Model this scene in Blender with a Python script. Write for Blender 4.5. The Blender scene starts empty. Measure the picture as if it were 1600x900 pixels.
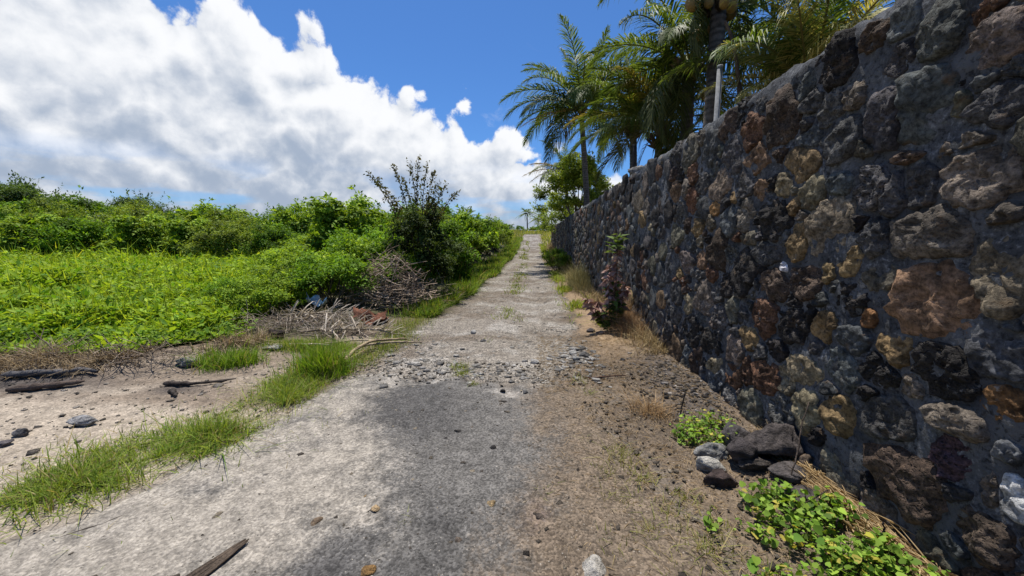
import bpy, math, random
import numpy as np

random.seed(7)
RNG = np.random.default_rng(7)
SC = bpy.context.scene
COL = SC.collection
R = math.radians

# ------------------------------------------------------------------ camera
CAM_H = 1.55
cam_d = bpy.data.cameras.new('camera')
cam_d.sensor_width = 36.0
cam_d.lens = 580.0 / 1600.0 * 36.0
cam_d.clip_start = 0.05
cam_d.clip_end = 3000
cam = bpy.data.objects.new('camera', cam_d)
COL.objects.link(cam)
cam.location = (0, 0, CAM_H)
cam.rotation_euler = (math.pi / 2 - math.atan(72 / 580.0), 0, math.atan(29 / 580.0))
SC.camera = cam

# ------------------------------------------------------------------ world, sun, exposure
SUN_EL, SUN_AZ = R(75), R(-19)          # azimuth from +Y towards +X
SUN_DIR = np.array([math.cos(SUN_EL) * math.sin(SUN_AZ), math.cos(SUN_EL) * math.cos(SUN_AZ), math.sin(SUN_EL)])
SKY_STRENGTH = 0.095
SUN_STRENGTH = 5.0
SC.view_settings.view_transform = 'Standard'
SC.view_settings.look = 'None'
SC.view_settings.exposure = 0.36
SC.view_settings.gamma = 1.0
SC.view_settings.use_curve_mapping = False
SC.cycles.use_denoising = True
SC.cycles.max_bounces = 6
SC.cycles.diffuse_bounces = 3
SC.cycles.glossy_bounces = 2
SC.cycles.transmission_bounces = 3
SC.cycles.transparent_max_bounces = 4
SC.cycles.caustics_reflective = False
SC.cycles.caustics_refractive = False


class NT:
    """small helper to write node trees as expressions"""
    def __init__(self, tree):
        self.t = tree
        self.t.nodes.clear()

    def n(self, typ, ins=None, **props):
        nd = self.t.nodes.new(typ)
        for k, v in props.items():
            setattr(nd, k, v)
        for k, v in (ins or {}).items():
            s = nd.inputs[k]
            if isinstance(v, bpy.types.NodeSocket):
                self.t.links.new(v, s)
            else:
                s.default_value = v
        return nd

    def m(self, op, a, b=None, c=None, clamp=False):
        ins = {0: a}
        if b is not None:
            ins[1] = b
        if c is not None:
            ins[2] = c
        return self.n('ShaderNodeMath', ins, operation=op, use_clamp=clamp).outputs[0]

    def vm(self, op, a, b=None):
        ins = {0: a}
        if b is not None:
            ins[1] = b
        return self.n('ShaderNodeVectorMath', ins, operation=op).outputs[0]

    def ss(self, x, lo, hi, a=0.0, b=1.0):
        return self.n('ShaderNodeMapRange', {'Value': x, 'From Min': lo, 'From Max': hi, 'To Min': a, 'To Max': b},
                      interpolation_type='SMOOTHSTEP').outputs[0]

    def mix(self, f, a, b, blend='MIX'):
        nd = self.n('ShaderNodeMix', None, data_type='RGBA', blend_type=blend)
        for s, v in ((nd.inputs[0], f), (nd.inputs[6], a), (nd.inputs[7], b)):
            if isinstance(v, bpy.types.NodeSocket):
                self.t.links.new(v, s)
            else:
                s.default_value = v if not isinstance(v, tuple) or len(v) == 4 else (*v, 1.0)
        return nd.outputs[2]

    def noise(self, vec, scale, detail=4.0, rough=0.55, dist=0.0, lac=2.0):
        return self.n('ShaderNodeTexNoise', {'Vector': vec, 'Scale': scale, 'Detail': detail, 'Roughness': rough,
                                             'Distortion': dist, 'Lacunarity': lac}).outputs[0]


def build_world():
    w = bpy.data.worlds.new('World')
    SC.world = w
    w.use_nodes = True
    w.cycles.sampling_method = 'MANUAL'
    w.cycles.sample_map_resolution = 512
    T = NT(w.node_tree)
    sky = T.n('ShaderNodeTexSky', None, sky_type='NISHITA', sun_disc=False, sun_elevation=SUN_EL, sun_rotation=SUN_AZ,
              altitude=0.0, air_density=1.0, dust_density=0.4, ozone_density=3.0)
    d = T.n('ShaderNodeTexCoord').outputs['Generated']
    sep = T.n('ShaderNodeSeparateXYZ', {0: d})
    x, y, z = sep.outputs
    # cloud bank: everything below a tilted plane, rising to the left, with billowing edge
    plane = T.m('SUBTRACT', T.m('SUBTRACT', T.m('MULTIPLY', y, 0.29), T.m('MULTIPLY', x, 0.44)), z)
    ay = T.m('ABSOLUTE', y)

    def dens(vec):
        big = T.noise(vec, 3.2, 2.0, 0.5)
        # puffy cauliflower structure
        warp = T.n('ShaderNodeTexNoise', {'Vector': vec, 'Scale': 7.0, 'Detail': 3.0}).outputs['Color']
        wv = T.vm('ADD', vec, T.vm('MULTIPLY', T.vm('SUBTRACT', warp, (0.5, 0.5, 0.5)), (0.05, 0.05, 0.05)))
        v1 = T.m('ABSOLUTE', T.m('SUBTRACT', T.m('MULTIPLY', T.noise(wv, 7.5, 3.0, 0.5), 2.0), 1.0))
        fine = T.noise(wv, 12.0, 8.0, 0.66)
        a = T.m('MULTIPLY', T.m('SUBTRACT', big, 0.5), 0.42)
        b = T.m('MULTIPLY', T.m('SUBTRACT', v1, 0.22), 0.46)
        c = T.m('MULTIPLY', T.m('SUBTRACT', fine, 0.5), 0.38)
        return T.m('ADD', T.m('ADD', a, b), c)

    n0 = dens(d)
    n1 = dens(T.vm('ADD', d, (0.016, 0.0, 0.036)))
    D = T.m('ADD', T.m('MULTIPLY', plane, 1.7), n0)
    alpha = T.ss(D, 0.0, 0.065)
    # thin blue gaps low on the horizon
    gapn = T.noise(T.vm('MULTIPLY', d, (2.0, 2.0, 7.0)), 2.0, 6.0, 0.55)
    low = T.ss(z, 0.05, 0.21, 1.0, 0.0)
    gap = T.m('MULTIPLY', T.ss(gapn, 0.47, 0.60), T.m('MULTIPLY', low, 0.75))
    alpha = T.m('MULTIPLY', alpha, T.m('SUBTRACT', 1.0, gap))
    # thin high wisps in the blue
    wz = T.noise(T.vm('MULTIPLY', d, (3.0, 2.0, 6.0)), 2.2, 8.0, 0.62, 0.6)
    wisp = T.m('MULTIPLY', T.ss(wz, 0.64, 0.84), 0.28)
    alpha = T.m('MAXIMUM', alpha, wisp)
    relief = T.m('MULTIPLY', T.m('SUBTRACT', n0, n1), 2.3)
    deep = T.ss(D, 0.05, 0.45)
    soft = T.noise(T.vm('MULTIPLY', d, (1.5, 1.5, 3.0)), 3.0, 5.0, 0.5)
    lum = T.m('ADD', T.m('SUBTRACT', 0.96, T.m('MULTIPLY', deep, 0.30)), relief)
    lum = T.m('ADD', lum, T.m('MULTIPLY', T.m('SUBTRACT', soft, 0.5), 0.75))
    lum = T.m('SUBTRACT', lum, T.m('MULTIPLY', T.ss(z, 0.27, 0.08), 0.20))
    lum = T.ss(lum, 0.20, 1.10, 0.0, 1.0)
    ccol = T.mix(lum, (0.30, 0.36, 0.46), (0.76, 0.77, 0.79))
    bs = T.n('ShaderNodeBackground', {'Color': T.mix(1.0, sky.outputs[0], (0.44, 0.74, 1.10, 1.0), 'MULTIPLY'), 'Strength': SKY_STRENGTH})
    bc = T.n('ShaderNodeBackground', {'Color': ccol, 'Strength': 1.0})
    up = T.ss(z, -0.02, 0.01)
    mx = T.n('ShaderNodeMixShader', {0: T.m('MULTIPLY', alpha, up), 1: bs.outputs[0], 2: bc.outputs[0]})
    T.n('ShaderNodeOutputWorld', {'Surface': mx.outputs[0]})


build_world()
sun_d = bpy.data.lights.new('sun', 'SUN')
sun_d.energy = SUN_STRENGTH
sun_d.angle = R(0.53)
sun_d.color = (1.0, 0.95, 0.87)
sun = bpy.data.objects.new('sun', sun_d)
COL.objects.link(sun)
sun.location = (0, 20, 60)
from mathutils import Vector
sun.rotation_euler = Vector(-SUN_DIR).to_track_quat('-Z', 'Y').to_euler()


# ------------------------------------------------------------------ numpy noise
def _h(ix, iy, iz, seed):
    n = (ix.astype(np.int64) * 374761393 + iy.astype(np.int64) * 668265263 + iz.astype(np.int64) * 2147483647 + seed * 974711) & 0xFFFFFFFF
    n = ((n ^ (n >> 13)) * 1274126177) & 0xFFFFFFFF
    n = ((n ^ (n >> 16)) * 2246822519) & 0xFFFFFFFF
    n = n ^ (n >> 15)
    return (n & 0xFFFFFF) / float(0xFFFFFF) * 2 - 1


def vnoise(x, y, z=0.0, seed=0):
    x, y, z = np.broadcast_arrays(np.asarray(x, float), np.asarray(y, float), np.asarray(z, float))
    ix, iy, iz = np.floor(x), np.floor(y), np.floor(z)
    fx, fy, fz = x - ix, y - iy, z - iz
    fx, fy, fz = [f * f * f * (f * (f * 6 - 15) + 10) for f in (fx, fy, fz)]
    ix, iy, iz = ix.astype(np.int64), iy.astype(np.int64), iz.astype(np.int64)
    r = 0
    for a in (0, 1):
        wx = fx if a else 1 - fx
        for b in (0, 1):
            wy = fy if b else 1 - fy
            for c in (0, 1):
                wz = fz if c else 1 - fz
                r = r + wx * wy * wz * _h(ix + a, iy + b, iz + c, seed)
    return r


def fbm(x, y, z=0.0, octs=4, seed=0, gain=0.5, lac=2.03):
    s, a, f, t = 0, 1.0, 1.0, 0.0
    for o in range(octs):
        s = s + a * vnoise(np.asarray(x) * f + 17.3 * o, np.asarray(y) * f + 5.1 * o, np.asarray(z) * f, seed + o)
        t += a
        a *= gain
        f *= lac
    return s / t * 1.5


def sst(e0, e1, x):
    t = np.clip((x - e0) / (e1 - e0), 0, 1)
    return t * t * (3 - 2 * t)


# ------------------------------------------------------------------ mesh helpers
def make_mesh(name, V, T=None, Q=None, mat=None, smooth=True, tint=None, attrs=None):
    me = bpy.data.meshes.new(name)
    V = np.ascontiguousarray(V, dtype=np.float32)
    T = np.zeros((0, 3), np.int32) if T is None or len(T) == 0 else np.asarray(T, np.int32)
    Q = np.zeros((0, 4), np.int32) if Q is None or len(Q) == 0 else np.asarray(Q, np.int32)
    me.vertices.add(len(V))
    me.vertices.foreach_set('co', V.ravel())
    loops = np.concatenate([T.ravel(), Q.ravel()])
    me.loops.add(len(loops))
    me.loops.foreach_set('vertex_index', loops.astype(np.int32))
    nt, nq = len(T), len(Q)
    me.polygons.add(nt + nq)
    st = np.concatenate([np.arange(nt) * 3, nt * 3 + np.arange(nq) * 4]).astype(np.int32)
    me.polygons.foreach_set('loop_start', st)
    if smooth:
        me.polygons.foreach_set('use_smooth', np.ones(nt + nq, bool))
    me.update(calc_edges=True)
    if tint is not None:
        tint = np.asarray(tint, np.float32)
        if tint.ndim == 1:
            tint = np.broadcast_to(tint, (len(V), 3))
        a = me.attributes.new('tint', 'FLOAT_COLOR', 'POINT')
        a.data.foreach_set('color', np.hstack([tint, np.ones((len(V), 1), np.float32)]).astype(np.float32).ravel())
    for k, v in (attrs or {}).items():
        a = me.attributes.new(k, 'FLOAT', 'POINT')
        a.data.foreach_set('value', np.broadcast_to(np.asarray(v, np.float32), (len(V),)).copy())
    if mat:
        me.materials.append(mat)
    return me


def link(name, me, parent=None, loc=(0, 0, 0), rot=(0, 0, 0), scale=(1, 1, 1)):
    o = bpy.data.objects.new(name, me)
    COL.objects.link(o)
    o.location = loc
    o.rotation_euler = rot
    o.scale = scale if hasattr(scale, '__len__') else (scale,) * 3
    if parent:
        o.parent = parent
    return o


def tag(o, label=None, cat=None, group=None, kind=None):
    for k, v in (('label', label), ('category', cat), ('group', group), ('kind', kind)):
        if v:
            o[k] = v
    return o


def thing(name, label, cat, loc=(0, 0, 0), rz=0.0, group=None, scale=1.0):
    return tag(link(name, None, None, loc, (0, 0, rz), scale), label, cat, group)


class Acc:
    def __init__(self):
        self.V, self.T, self.Q, self.C, self.n = [], [], [], [], 0

    def add(self, V, T=None, Q=None, C=(0.5, 0.5, 0.5)):
        V = np.asarray(V, float)
        if T is not None and len(T):
            self.T.append(np.asarray(T) + self.n)
        if Q is not None and len(Q):
            self.Q.append(np.asarray(Q) + self.n)
        C = np.asarray(C, float)
        self.C.append(np.broadcast_to(C, (len(V), 3)) if C.ndim == 1 else C)
        self.V.append(V)
        self.n += len(V)
        return self

    def mesh(self, name, mat, smooth=True, off=None):
        V = np.concatenate(self.V)
        if off is not None:
            V = V - np.asarray(off)
        return make_mesh(name, V, np.concatenate(self.T) if self.T else None, np.concatenate(self.Q) if self.Q else None,
                         mat, smooth, np.concatenate(self.C))


def unit(v):
    v = np.asarray(v, float)
    return v / np.maximum(np.linalg.norm(v, axis=-1, keepdims=True), 1e-9)


def tube(P, rad, sides=8, C=(0.5, 0.5, 0.5), acc=None, cap=True):
    P = np.asarray(P, float)
    n = len(P)
    rad = np.broadcast_to(np.asarray(rad, float), (n,))
    tan = unit(np.gradient(P, axis=0))
    up = np.array([0, 0, 1.0]) if abs(tan[0, 2]) < 0.9 else np.array([1.0, 0, 0])
    s = unit(np.cross(tan, up))
    b = np.cross(s, tan)
    th = np.arange(sides) / sides * 2 * np.pi
    V = P[:, None, :] + rad[:, None, None] * (np.cos(th)[None, :, None] * s[:, None, :] + np.sin(th)[None, :, None] * b[:, None, :])
    V = V.reshape(-1, 3)
    i = np.arange(n - 1)[:, None] * sides
    j = np.arange(sides)[None, :]
    k = (j + 1) % sides
    Q = np.stack([i + j, i + k, i + sides + k, i + sides + j], -1).reshape(-1, 4)
    T = []
    if cap:
        V = np.vstack([V, P[:1], P[-1:]])
        a, e = n * sides, n * sides + 1
        T = [(a, (q + 1) % sides, q) for q in range(sides)] + [(e, (n - 1) * sides + q, (n - 1) * sides + (q + 1) % sides) for q in range(sides)]
    C = np.asarray(C, float)
    if C.ndim == 2 and len(C) == n:
        C = np.repeat(C, sides, 0)
        if cap:
            C = np.vstack([C, C[:1], C[-1:]])
    acc = acc or Acc()
    acc.add(V, T, Q, C)
    return acc


def leaves(acc, C, D, Nn, L, W, col, fold=0.12, droop=0.1):
    """diamond leaves folded along the midrib: base C, direction D, normal Nn"""
    D = unit(D)
    S = unit(np.cross(D, Nn))
    N2 = np.cross(S, D)
    L = np.asarray(L)[:, None]
    W = np.asarray(W)[:, None]
    mid = C + D * L * 0.45
    v = np.stack([C, mid + S * W * 0.5 + N2 * W * fold, C + D * L - N2 * L * droop, mid - S * W * 0.5 + N2 * W * fold], 1)
    n = len(C)
    b = np.arange(n)[:, None] * 4
    T = np.concatenate([b + [0, 1, 2], b + [0, 2, 3]])
    acc.add(v.reshape(-1, 3), T, None, np.repeat(col, 4, 0))


def blades(acc, C, h, w, head, lean, curve, col, seg=3):
    n = len(C)
    hd = np.stack([np.cos(head), np.sin(head), np.zeros(n)], 1)
    sa = head + np.pi / 2 + RNG.normal(0, 0.5, n)
    sd = np.stack([np.cos(sa), np.sin(sa), np.zeros(n)], 1)
    ts = np.linspace(0, 1, seg + 1)
    rows = []
    for t in ts:
        p = C + hd * ((lean * t + curve * t * t) * h)[:, None]
        p = p + np.array([0, 0, 1.0]) * (h * (t - 0.45 * curve * t * t))[:, None]
        ww = w * (1 - t ** 1.6) * (0.75 + 0.5 * min(t * 2, 1))
        if t < 1:
            rows += [p - sd * ww[:, None] * 0.5, p + sd * ww[:, None] * 0.5]
        else:
            rows.append(p)
    V = np.stack(rows, 1)
    k = V.shape[1]
    b = np.arange(n)[:, None] * k
    Q = np.concatenate([b + [2 * i, 2 * i + 1, 2 * i + 3, 2 * i + 2] for i in range(seg - 1)]) if seg > 1 else None
    T = b + [2 * seg - 2, 2 * seg - 1, 2 * seg]
    cc = np.repeat(col[:, None, :], k, 1)
    acc.add(V.reshape(-1, 3), T, Q, cc.reshape(-1, 3))


def rnd_dirs(n, rng=RNG):
    return unit(rng.normal(size=(n, 3)))


def cols(n, a, b, rng=RNG, jit=0.12, p=1.0):
    t = rng.random((n, 1)) ** p
    c = np.asarray(a) * (1 - t) + np.asarray(b) * t
    return np.clip(c * (1 + rng.normal(0, jit, (n, 1))), 0.004, 0.9)


# ------------------------------------------------------------------ materials
def mat_new(name):
    m = bpy.data.materials.new(name)
    m.use_nodes = True
    return m, NT(m.node_tree)


def tint_of(T):
    return T.n('ShaderNodeAttribute', None, attribute_name='tint').outputs['Color']


def mat_leaf(name, trans=0.35, rough=0.45, spec=0.35, tcol=(1.25, 1.15, 0.45)):
    m, T = mat_new(name)
    c = tint_of(T)
    p = T.n('ShaderNodeBsdfPrincipled', {'Base Color': c, 'Roughness': rough, 'Specular IOR Level': spec})
    t = T.n('ShaderNodeBsdfTranslucent', {'Color': T.mix(1.0, c, (*tcol, 1.0), 'MULTIPLY')})
    mx = T.n('ShaderNodeMixShader', {0: trans, 1: p.outputs[0], 2: t.outputs[0]})
    T.n('ShaderNodeOutputMaterial', {'Surface': mx.outputs[0]})
    return m


def mat_rough(name, scale=14.0, amp=0.6, bump=0.6, bscale=60.0, rough=0.9, dist=0.02):
    m, T = mat_new(name)
    pos = T.n('ShaderNodeNewGeometry').outputs['Position']
    c = tint_of(T)
    n = T.noise(pos, scale, 8.0, 0.65)
    f = T.ss(n, 0.25, 0.75, 1 - amp, 1 + amp)
    col = T.mix(1.0, c, T.n('ShaderNodeCombineXYZ', {0: f, 1: f, 2: f}).outputs[0], 'MULTIPLY')
    bn = T.noise(pos, bscale, 6.0, 0.7)
    b = T.n('ShaderNodeBump', {'Strength': bump, 'Distance': dist, 'Height': bn})
    p = T.n('ShaderNodeBsdfPrincipled', {'Base Color': col, 'Roughness': rough, 'Specular IOR Level': 0.2, 'Normal': b.outputs[0]})
    T.n('ShaderNodeOutputMaterial', {'Surface': p.outputs[0]})
    return m


def mat_ground():
    m, T = mat_new('ground_cover')
    pos = T.n('ShaderNodeNewGeometry').outputs['Position']
    c = tint_of(T)
    c2 = T.n('ShaderNodeAttribute', None, attribute_name='cover_tint').outputs['Color']
    w2 = T.n('ShaderNodeAttribute', None, attribute_name='cover').outputs['Fac']
    brk = T.m('ADD', T.m('MULTIPLY', T.m('SUBTRACT', T.noise(pos, 4.5, 10.0, 0.72), 0.5), 1.3), T.m('MULTIPLY', T.m('SUBTRACT', T.noise(pos, 38.0, 4.0, 0.7), 0.5), 1.3))
    c = T.mix(T.m('MULTIPLY', T.ss(T.m('ADD', w2, T.m('MULTIPLY', brk, T.ss(w2, 0.0, 0.12))), 0.02, 0.98), 0.92), c, c2)
    g = T.n('ShaderNodeAttribute', None, attribute_name='grain').outputs['Fac']
    n1 = T.noise(pos, 9.0, 9.0, 0.68)
    n2 = T.noise(pos, 55.0, 5.0, 0.7)
    f = T.m('MULTIPLY', T.ss(n1, 0.25, 0.75, 0.66, 1.34), T.ss(n2, 0.25, 0.75, 0.68, 1.32))
    col = T.mix(1.0, c, T.n('ShaderNodeCombineXYZ', {0: f, 1: f, 2: f}).outputs[0], 'MULTIPLY')
    # aggregate grains
    vo = T.n('ShaderNodeTexVoronoi', {'Vector': pos, 'Scale': 85.0, 'Randomness': 1.0})
    cell = T.n('ShaderNodeSeparateColor', {0: vo.outputs['Color']}).outputs[0]
    lift = T.ss(cell, 0.0, 1.0, 0.35, 1.75)
    lf = T.m('ADD', T.m('MULTIPLY', T.m('SUBTRACT', lift, 1.0), g), 1.0)
    col = T.mix(1.0, col, T.n('ShaderNodeCombineXYZ', {0: lf, 1: lf, 2: lf}).outputs[0], 'MULTIPLY')
    # pale specks and dark flecks
    vs = T.n('ShaderNodeTexVoronoi', {'Vector': pos, 'Scale': 46.0})
    spk = T.m('MULTIPLY', T.ss(vs.outputs['Distance'], 0.10, 0.22, 1.0, 0.0),
              T.ss(T.n('ShaderNodeSeparateColor', {0: vs.outputs['Color']}).outputs[1], 0.80, 0.84))
    col = T.mix(T.m('MULTIPLY', spk, 0.7), col, (0.42, 0.38, 0.32, 1))
    dk = T.m('MULTIPLY', T.ss(vs.outputs['Distance'], 0.12, 0.28, 1.0, 0.0),
             T.ss(T.n('ShaderNodeSeparateColor', {0: vs.outputs['Color']}).outputs[0], 0.82, 0.86))
    col = T.mix(T.m('MULTIPLY', dk, 0.7), col, (0.04, 0.035, 0.03, 1))
    hgt = T.m('ADD', T.m('MULTIPLY', n1, 0.9), T.m('ADD', T.m('MULTIPLY', n2, 0.35),
              T.m('MULTIPLY', T.m('SUBTRACT', 1.0, vo.outputs['Distance']), T.m('MULTIPLY', g, 0.45))))
    b = T.n('ShaderNodeBump', {'Strength': 0.75, 'Distance': 0.03, 'Height': hgt})
    p = T.n('ShaderNodeBsdfPrincipled', {'Base Color': col, 'Roughness': 0.92, 'Specular IOR Level': 0.2, 'Normal': b.outputs[0]})
    T.n('ShaderNodeOutputMaterial', {'Surface': p.outputs[0]})
    return m


def mat_stone():
    m, T = mat_new('basalt_stone')
    pos = T.n('ShaderNodeNewGeometry').outputs['Position']
    c = tint_of(T)
    pit = T.n('ShaderNodeAttribute', None, attribute_name='pit').outputs['Fac']
    n1 = T.noise(pos, 7.0, 8.0, 0.62)
    n2 = T.noise(pos, 38.0, 7.0, 0.7)
    f = T.m('MULTIPLY', T.ss(n1, 0.30, 0.70, 0.42, 1.50), T.ss(n2, 0.30, 0.70, 0.35, 1.65))
    col = T.mix(1.0, c, T.n('ShaderNodeCombineXYZ', {0: f, 1: f, 2: f}).outputs[0], 'MULTIPLY')
    # rusty weathering and pale lichen crusts that also paint in grazing-sun highlights
    hue = T.ss(T.noise(pos, 11.0, 5.0, 0.6), 0.58, 0.72)
    col = T.mix(T.m('MULTIPLY', hue, 0.35), col, (0.20, 0.12, 0.06, 1))
    lm = T.m('MULTIPLY', T.ss(T.noise(pos, 16.0, 9.0, 0.72), 0.60, 0.68), T.ss(T.noise(pos, 3.0, 3.0, 0.5), 0.48, 0.62))
    col = T.mix(T.m('MULTIPLY', lm, 0.75), col, (0.36, 0.35, 0.33, 1))
    v = T.n('ShaderNodeTexVoronoi', {'Vector': T.vm('ADD', pos, T.vm('MULTIPLY', T.n('ShaderNodeTexNoise', {'Vector': pos, 'Scale': 30.0}).outputs['Color'], (0.02, 0.02, 0.02))), 'Scale': 62.0})
    hole = T.ss(v.outputs['Distance'], 0.10, 0.42, 0.0, 1.0)
    col = T.mix(T.m('MULTIPLY', T.m('SUBTRACT', 1.0, hole), T.m('MULTIPLY', pit, 0.75)), col, (0.015, 0.014, 0.014, 1))
    h = T.m('ADD', T.m('MULTIPLY', T.noise(pos, 20.0, 9.0, 0.72), 1.0), T.m('MULTIPLY', hole, T.m('MULTIPLY', pit, 0.55)))
    b = T.n('ShaderNodeBump', {'Strength': 1.0, 'Distance': 0.03, 'Height': h})
    p = T.n('ShaderNodeBsdfPrincipled', {'Base Color': col, 'Roughness': 0.88, 'Specular IOR Level': 0.25, 'Normal': b.outputs[0]})
    T.n('ShaderNodeOutputMaterial', {'Surface': p.outputs[0]})
    return m


def mat_mortar():
    m, T = mat_new('grey_mortar')
    pos = T.n('ShaderNodeNewGeometry').outputs['Position']
    n1 = T.noise(pos, 5.0, 8.0, 0.6)
    n2 = T.noise(pos, 32.0, 8.0, 0.7)
    col = T.mix(T.ss(n1, 0.32, 0.68), (0.052, 0.055, 0.061, 1), (0.135, 0.141, 0.152, 1))
    pale = T.m('MULTIPLY', T.ss(n2, 0.52, 0.66), T.ss(T.noise(pos, 2.6, 4.0, 0.6), 0.40, 0.62))
    col = T.mix(T.m('MULTIPLY', pale, 0.8), col, (0.30, 0.31, 0.33, 1))
    dark = T.ss(n2, 0.50, 0.36)
    col = T.mix(T.m('MULTIPLY', dark, 0.85), col, (0.018, 0.018, 0.02, 1))
    h = T.m('ADD', T.noise(pos, 14.0, 8.0, 0.68), T.m('MULTIPLY', n2, 0.5))
    b = T.n('ShaderNodeBump', {'Strength': 1.0, 'Distance': 0.035, 'Height': h})
    p = T.n('ShaderNodeBsdfPrincipled', {'Base Color': col, 'Roughness': 0.92, 'Specular IOR Level': 0.2, 'Normal': b.outputs[0]})
    T.n('ShaderNodeOutputMaterial', {'Surface': p.outputs[0]})
    return m


M = {
    'ground': mat_ground(), 'stone': mat_stone(), 'mortar': mat_mortar(),
    'leaf': mat_leaf('shrub_leaf', 0.40, 0.6, 0.14), 'grass': mat_leaf('grass_blade', 0.42, 0.6, 0.14),
    'frond': mat_leaf('palm_leaflet', 0.40, 0.52, 0.20, (1.25, 1.15, 0.5)), 'dry': mat_leaf('dry_leaf', 0.2, 0.7, 0.2, (1.1, 1.0, 0.8)),
    'bark': mat_rough('bark', 10.0, 0.5, 0.9, 40.0, 0.9, 0.03), 'rock': mat_rough('loose_rock', 14.0, 0.65, 1.0, 38.0, 0.95, 0.05),
    'husk': mat_rough('coconut_husk', 12.0, 0.25, 0.3, 60.0, 0.5, 0.01), 'metal': mat_rough('galvanised', 18.0, 0.35, 0.2, 90.0, 0.8, 0.004),
    'plastic': mat_rough('plastic_sheet', 20.0, 0.2, 0.3, 40.0, 0.35, 0.01),
}


# ------------------------------------------------------------------ terrain
RY = np.array([-80, 12, 16, 22, 34, 58, 80, 105, 130, 200, 500, 1500.0])
RZ = np.array([0, 0, 0.04, 0.25, 0.95, 2.20, 3.35, 4.3, 4.5, 3.5, 0.0, -10.0])


def rise(y):
    y = np.asarray(y, float)
    a = np.interp(y, RY, RZ)
    b = np.interp(y - 3, RY, RZ)
    c = np.interp(y + 3, RY, RZ)
    return (a + b + c) / 3


def field_edge(x):                       # y of the field's near edge
    return np.interp(x, [-60, -9, -6.4, -5.0, -4.1, -3.05, -2.3, -2.0], [4.0, 3.9, 4.05, 4.25, 5.2, 6.3, 8.6, 12.0])


def gz(x, y, micro=True):
    x = np.asarray(x, float)
    y = np.asarray(y, float)
    z = rise(y)
    fieldm = sst(0.0, 2.0, y - field_edge(x)) * sst(-2.2, -3.6, x)
    z = z + fieldm * (0.12 + 0.018 * np.clip(y - 5, 0, 14))
    # side bank under the wall foot and the low ridge of earth along the left path edge
    z = z + 0.07 * sst(1.2, 1.9, x) * sst(0.5, 1.5, y)
    z = z + 0.16 * np.exp(-((y - field_edge(x) + 0.1) / 0.45) ** 2) * sst(-3.4, -4.6, x)
    # wheel ruts of the track
    trk = sst(4.0, 6.0, y) * sst(60, 40, y)
    z = z - 0.035 * trk * (np.exp(-((x + 1.35) / 0.35) ** 2) + np.exp(-((x - 0.2) / 0.35) ** 2))
    far = sst(40, 90, np.abs(x)) * 1.0
    z = z + far * fbm(x * 0.02, y * 0.02, 0, 3, 5) * 1.5
    if micro:
        near = sst(30, 10, np.abs(x)) * sst(40, 12, y)
        z = z + near * (0.020 * fbm(x * 1.3, y * 1.3, 0, 3, 11) + 0.008 * fbm(x * 6, y * 6, 0, 3, 12))
    return z


def left_edge(y):
    return np.interp(y, [-5, 1.4, 2.0, 2.6, 3.3, 4.1, 8.7, 17, 30, 58, 70], [-3.2, -2.9, -2.6, -2.35, -2.25, -2.15, -1.95, -1.62, -1.15, -1.35, -1.4])


def right_edge(y):
    return np.interp(y, [-5, 2, 4, 5.3, 9.8, 20, 30, 58, 70], [0.9, 0.85, 0.75, 0.72, 0.84, 0.92, 1.0, 1.6, 1.8])


def road_mask(x, y):
    w = 0.22 * fbm(x * 1.6, y * 1.6, 0, 4, 21)
    return np.minimum(x - left_edge(y) + w, right_edge(y) - x + w)


def asphalt_end(x, y):
    return 4.12 + 0.50 * fbm(x * 1.4, y * 1.0, 0, 5, 31, 0.6) - y


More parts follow.
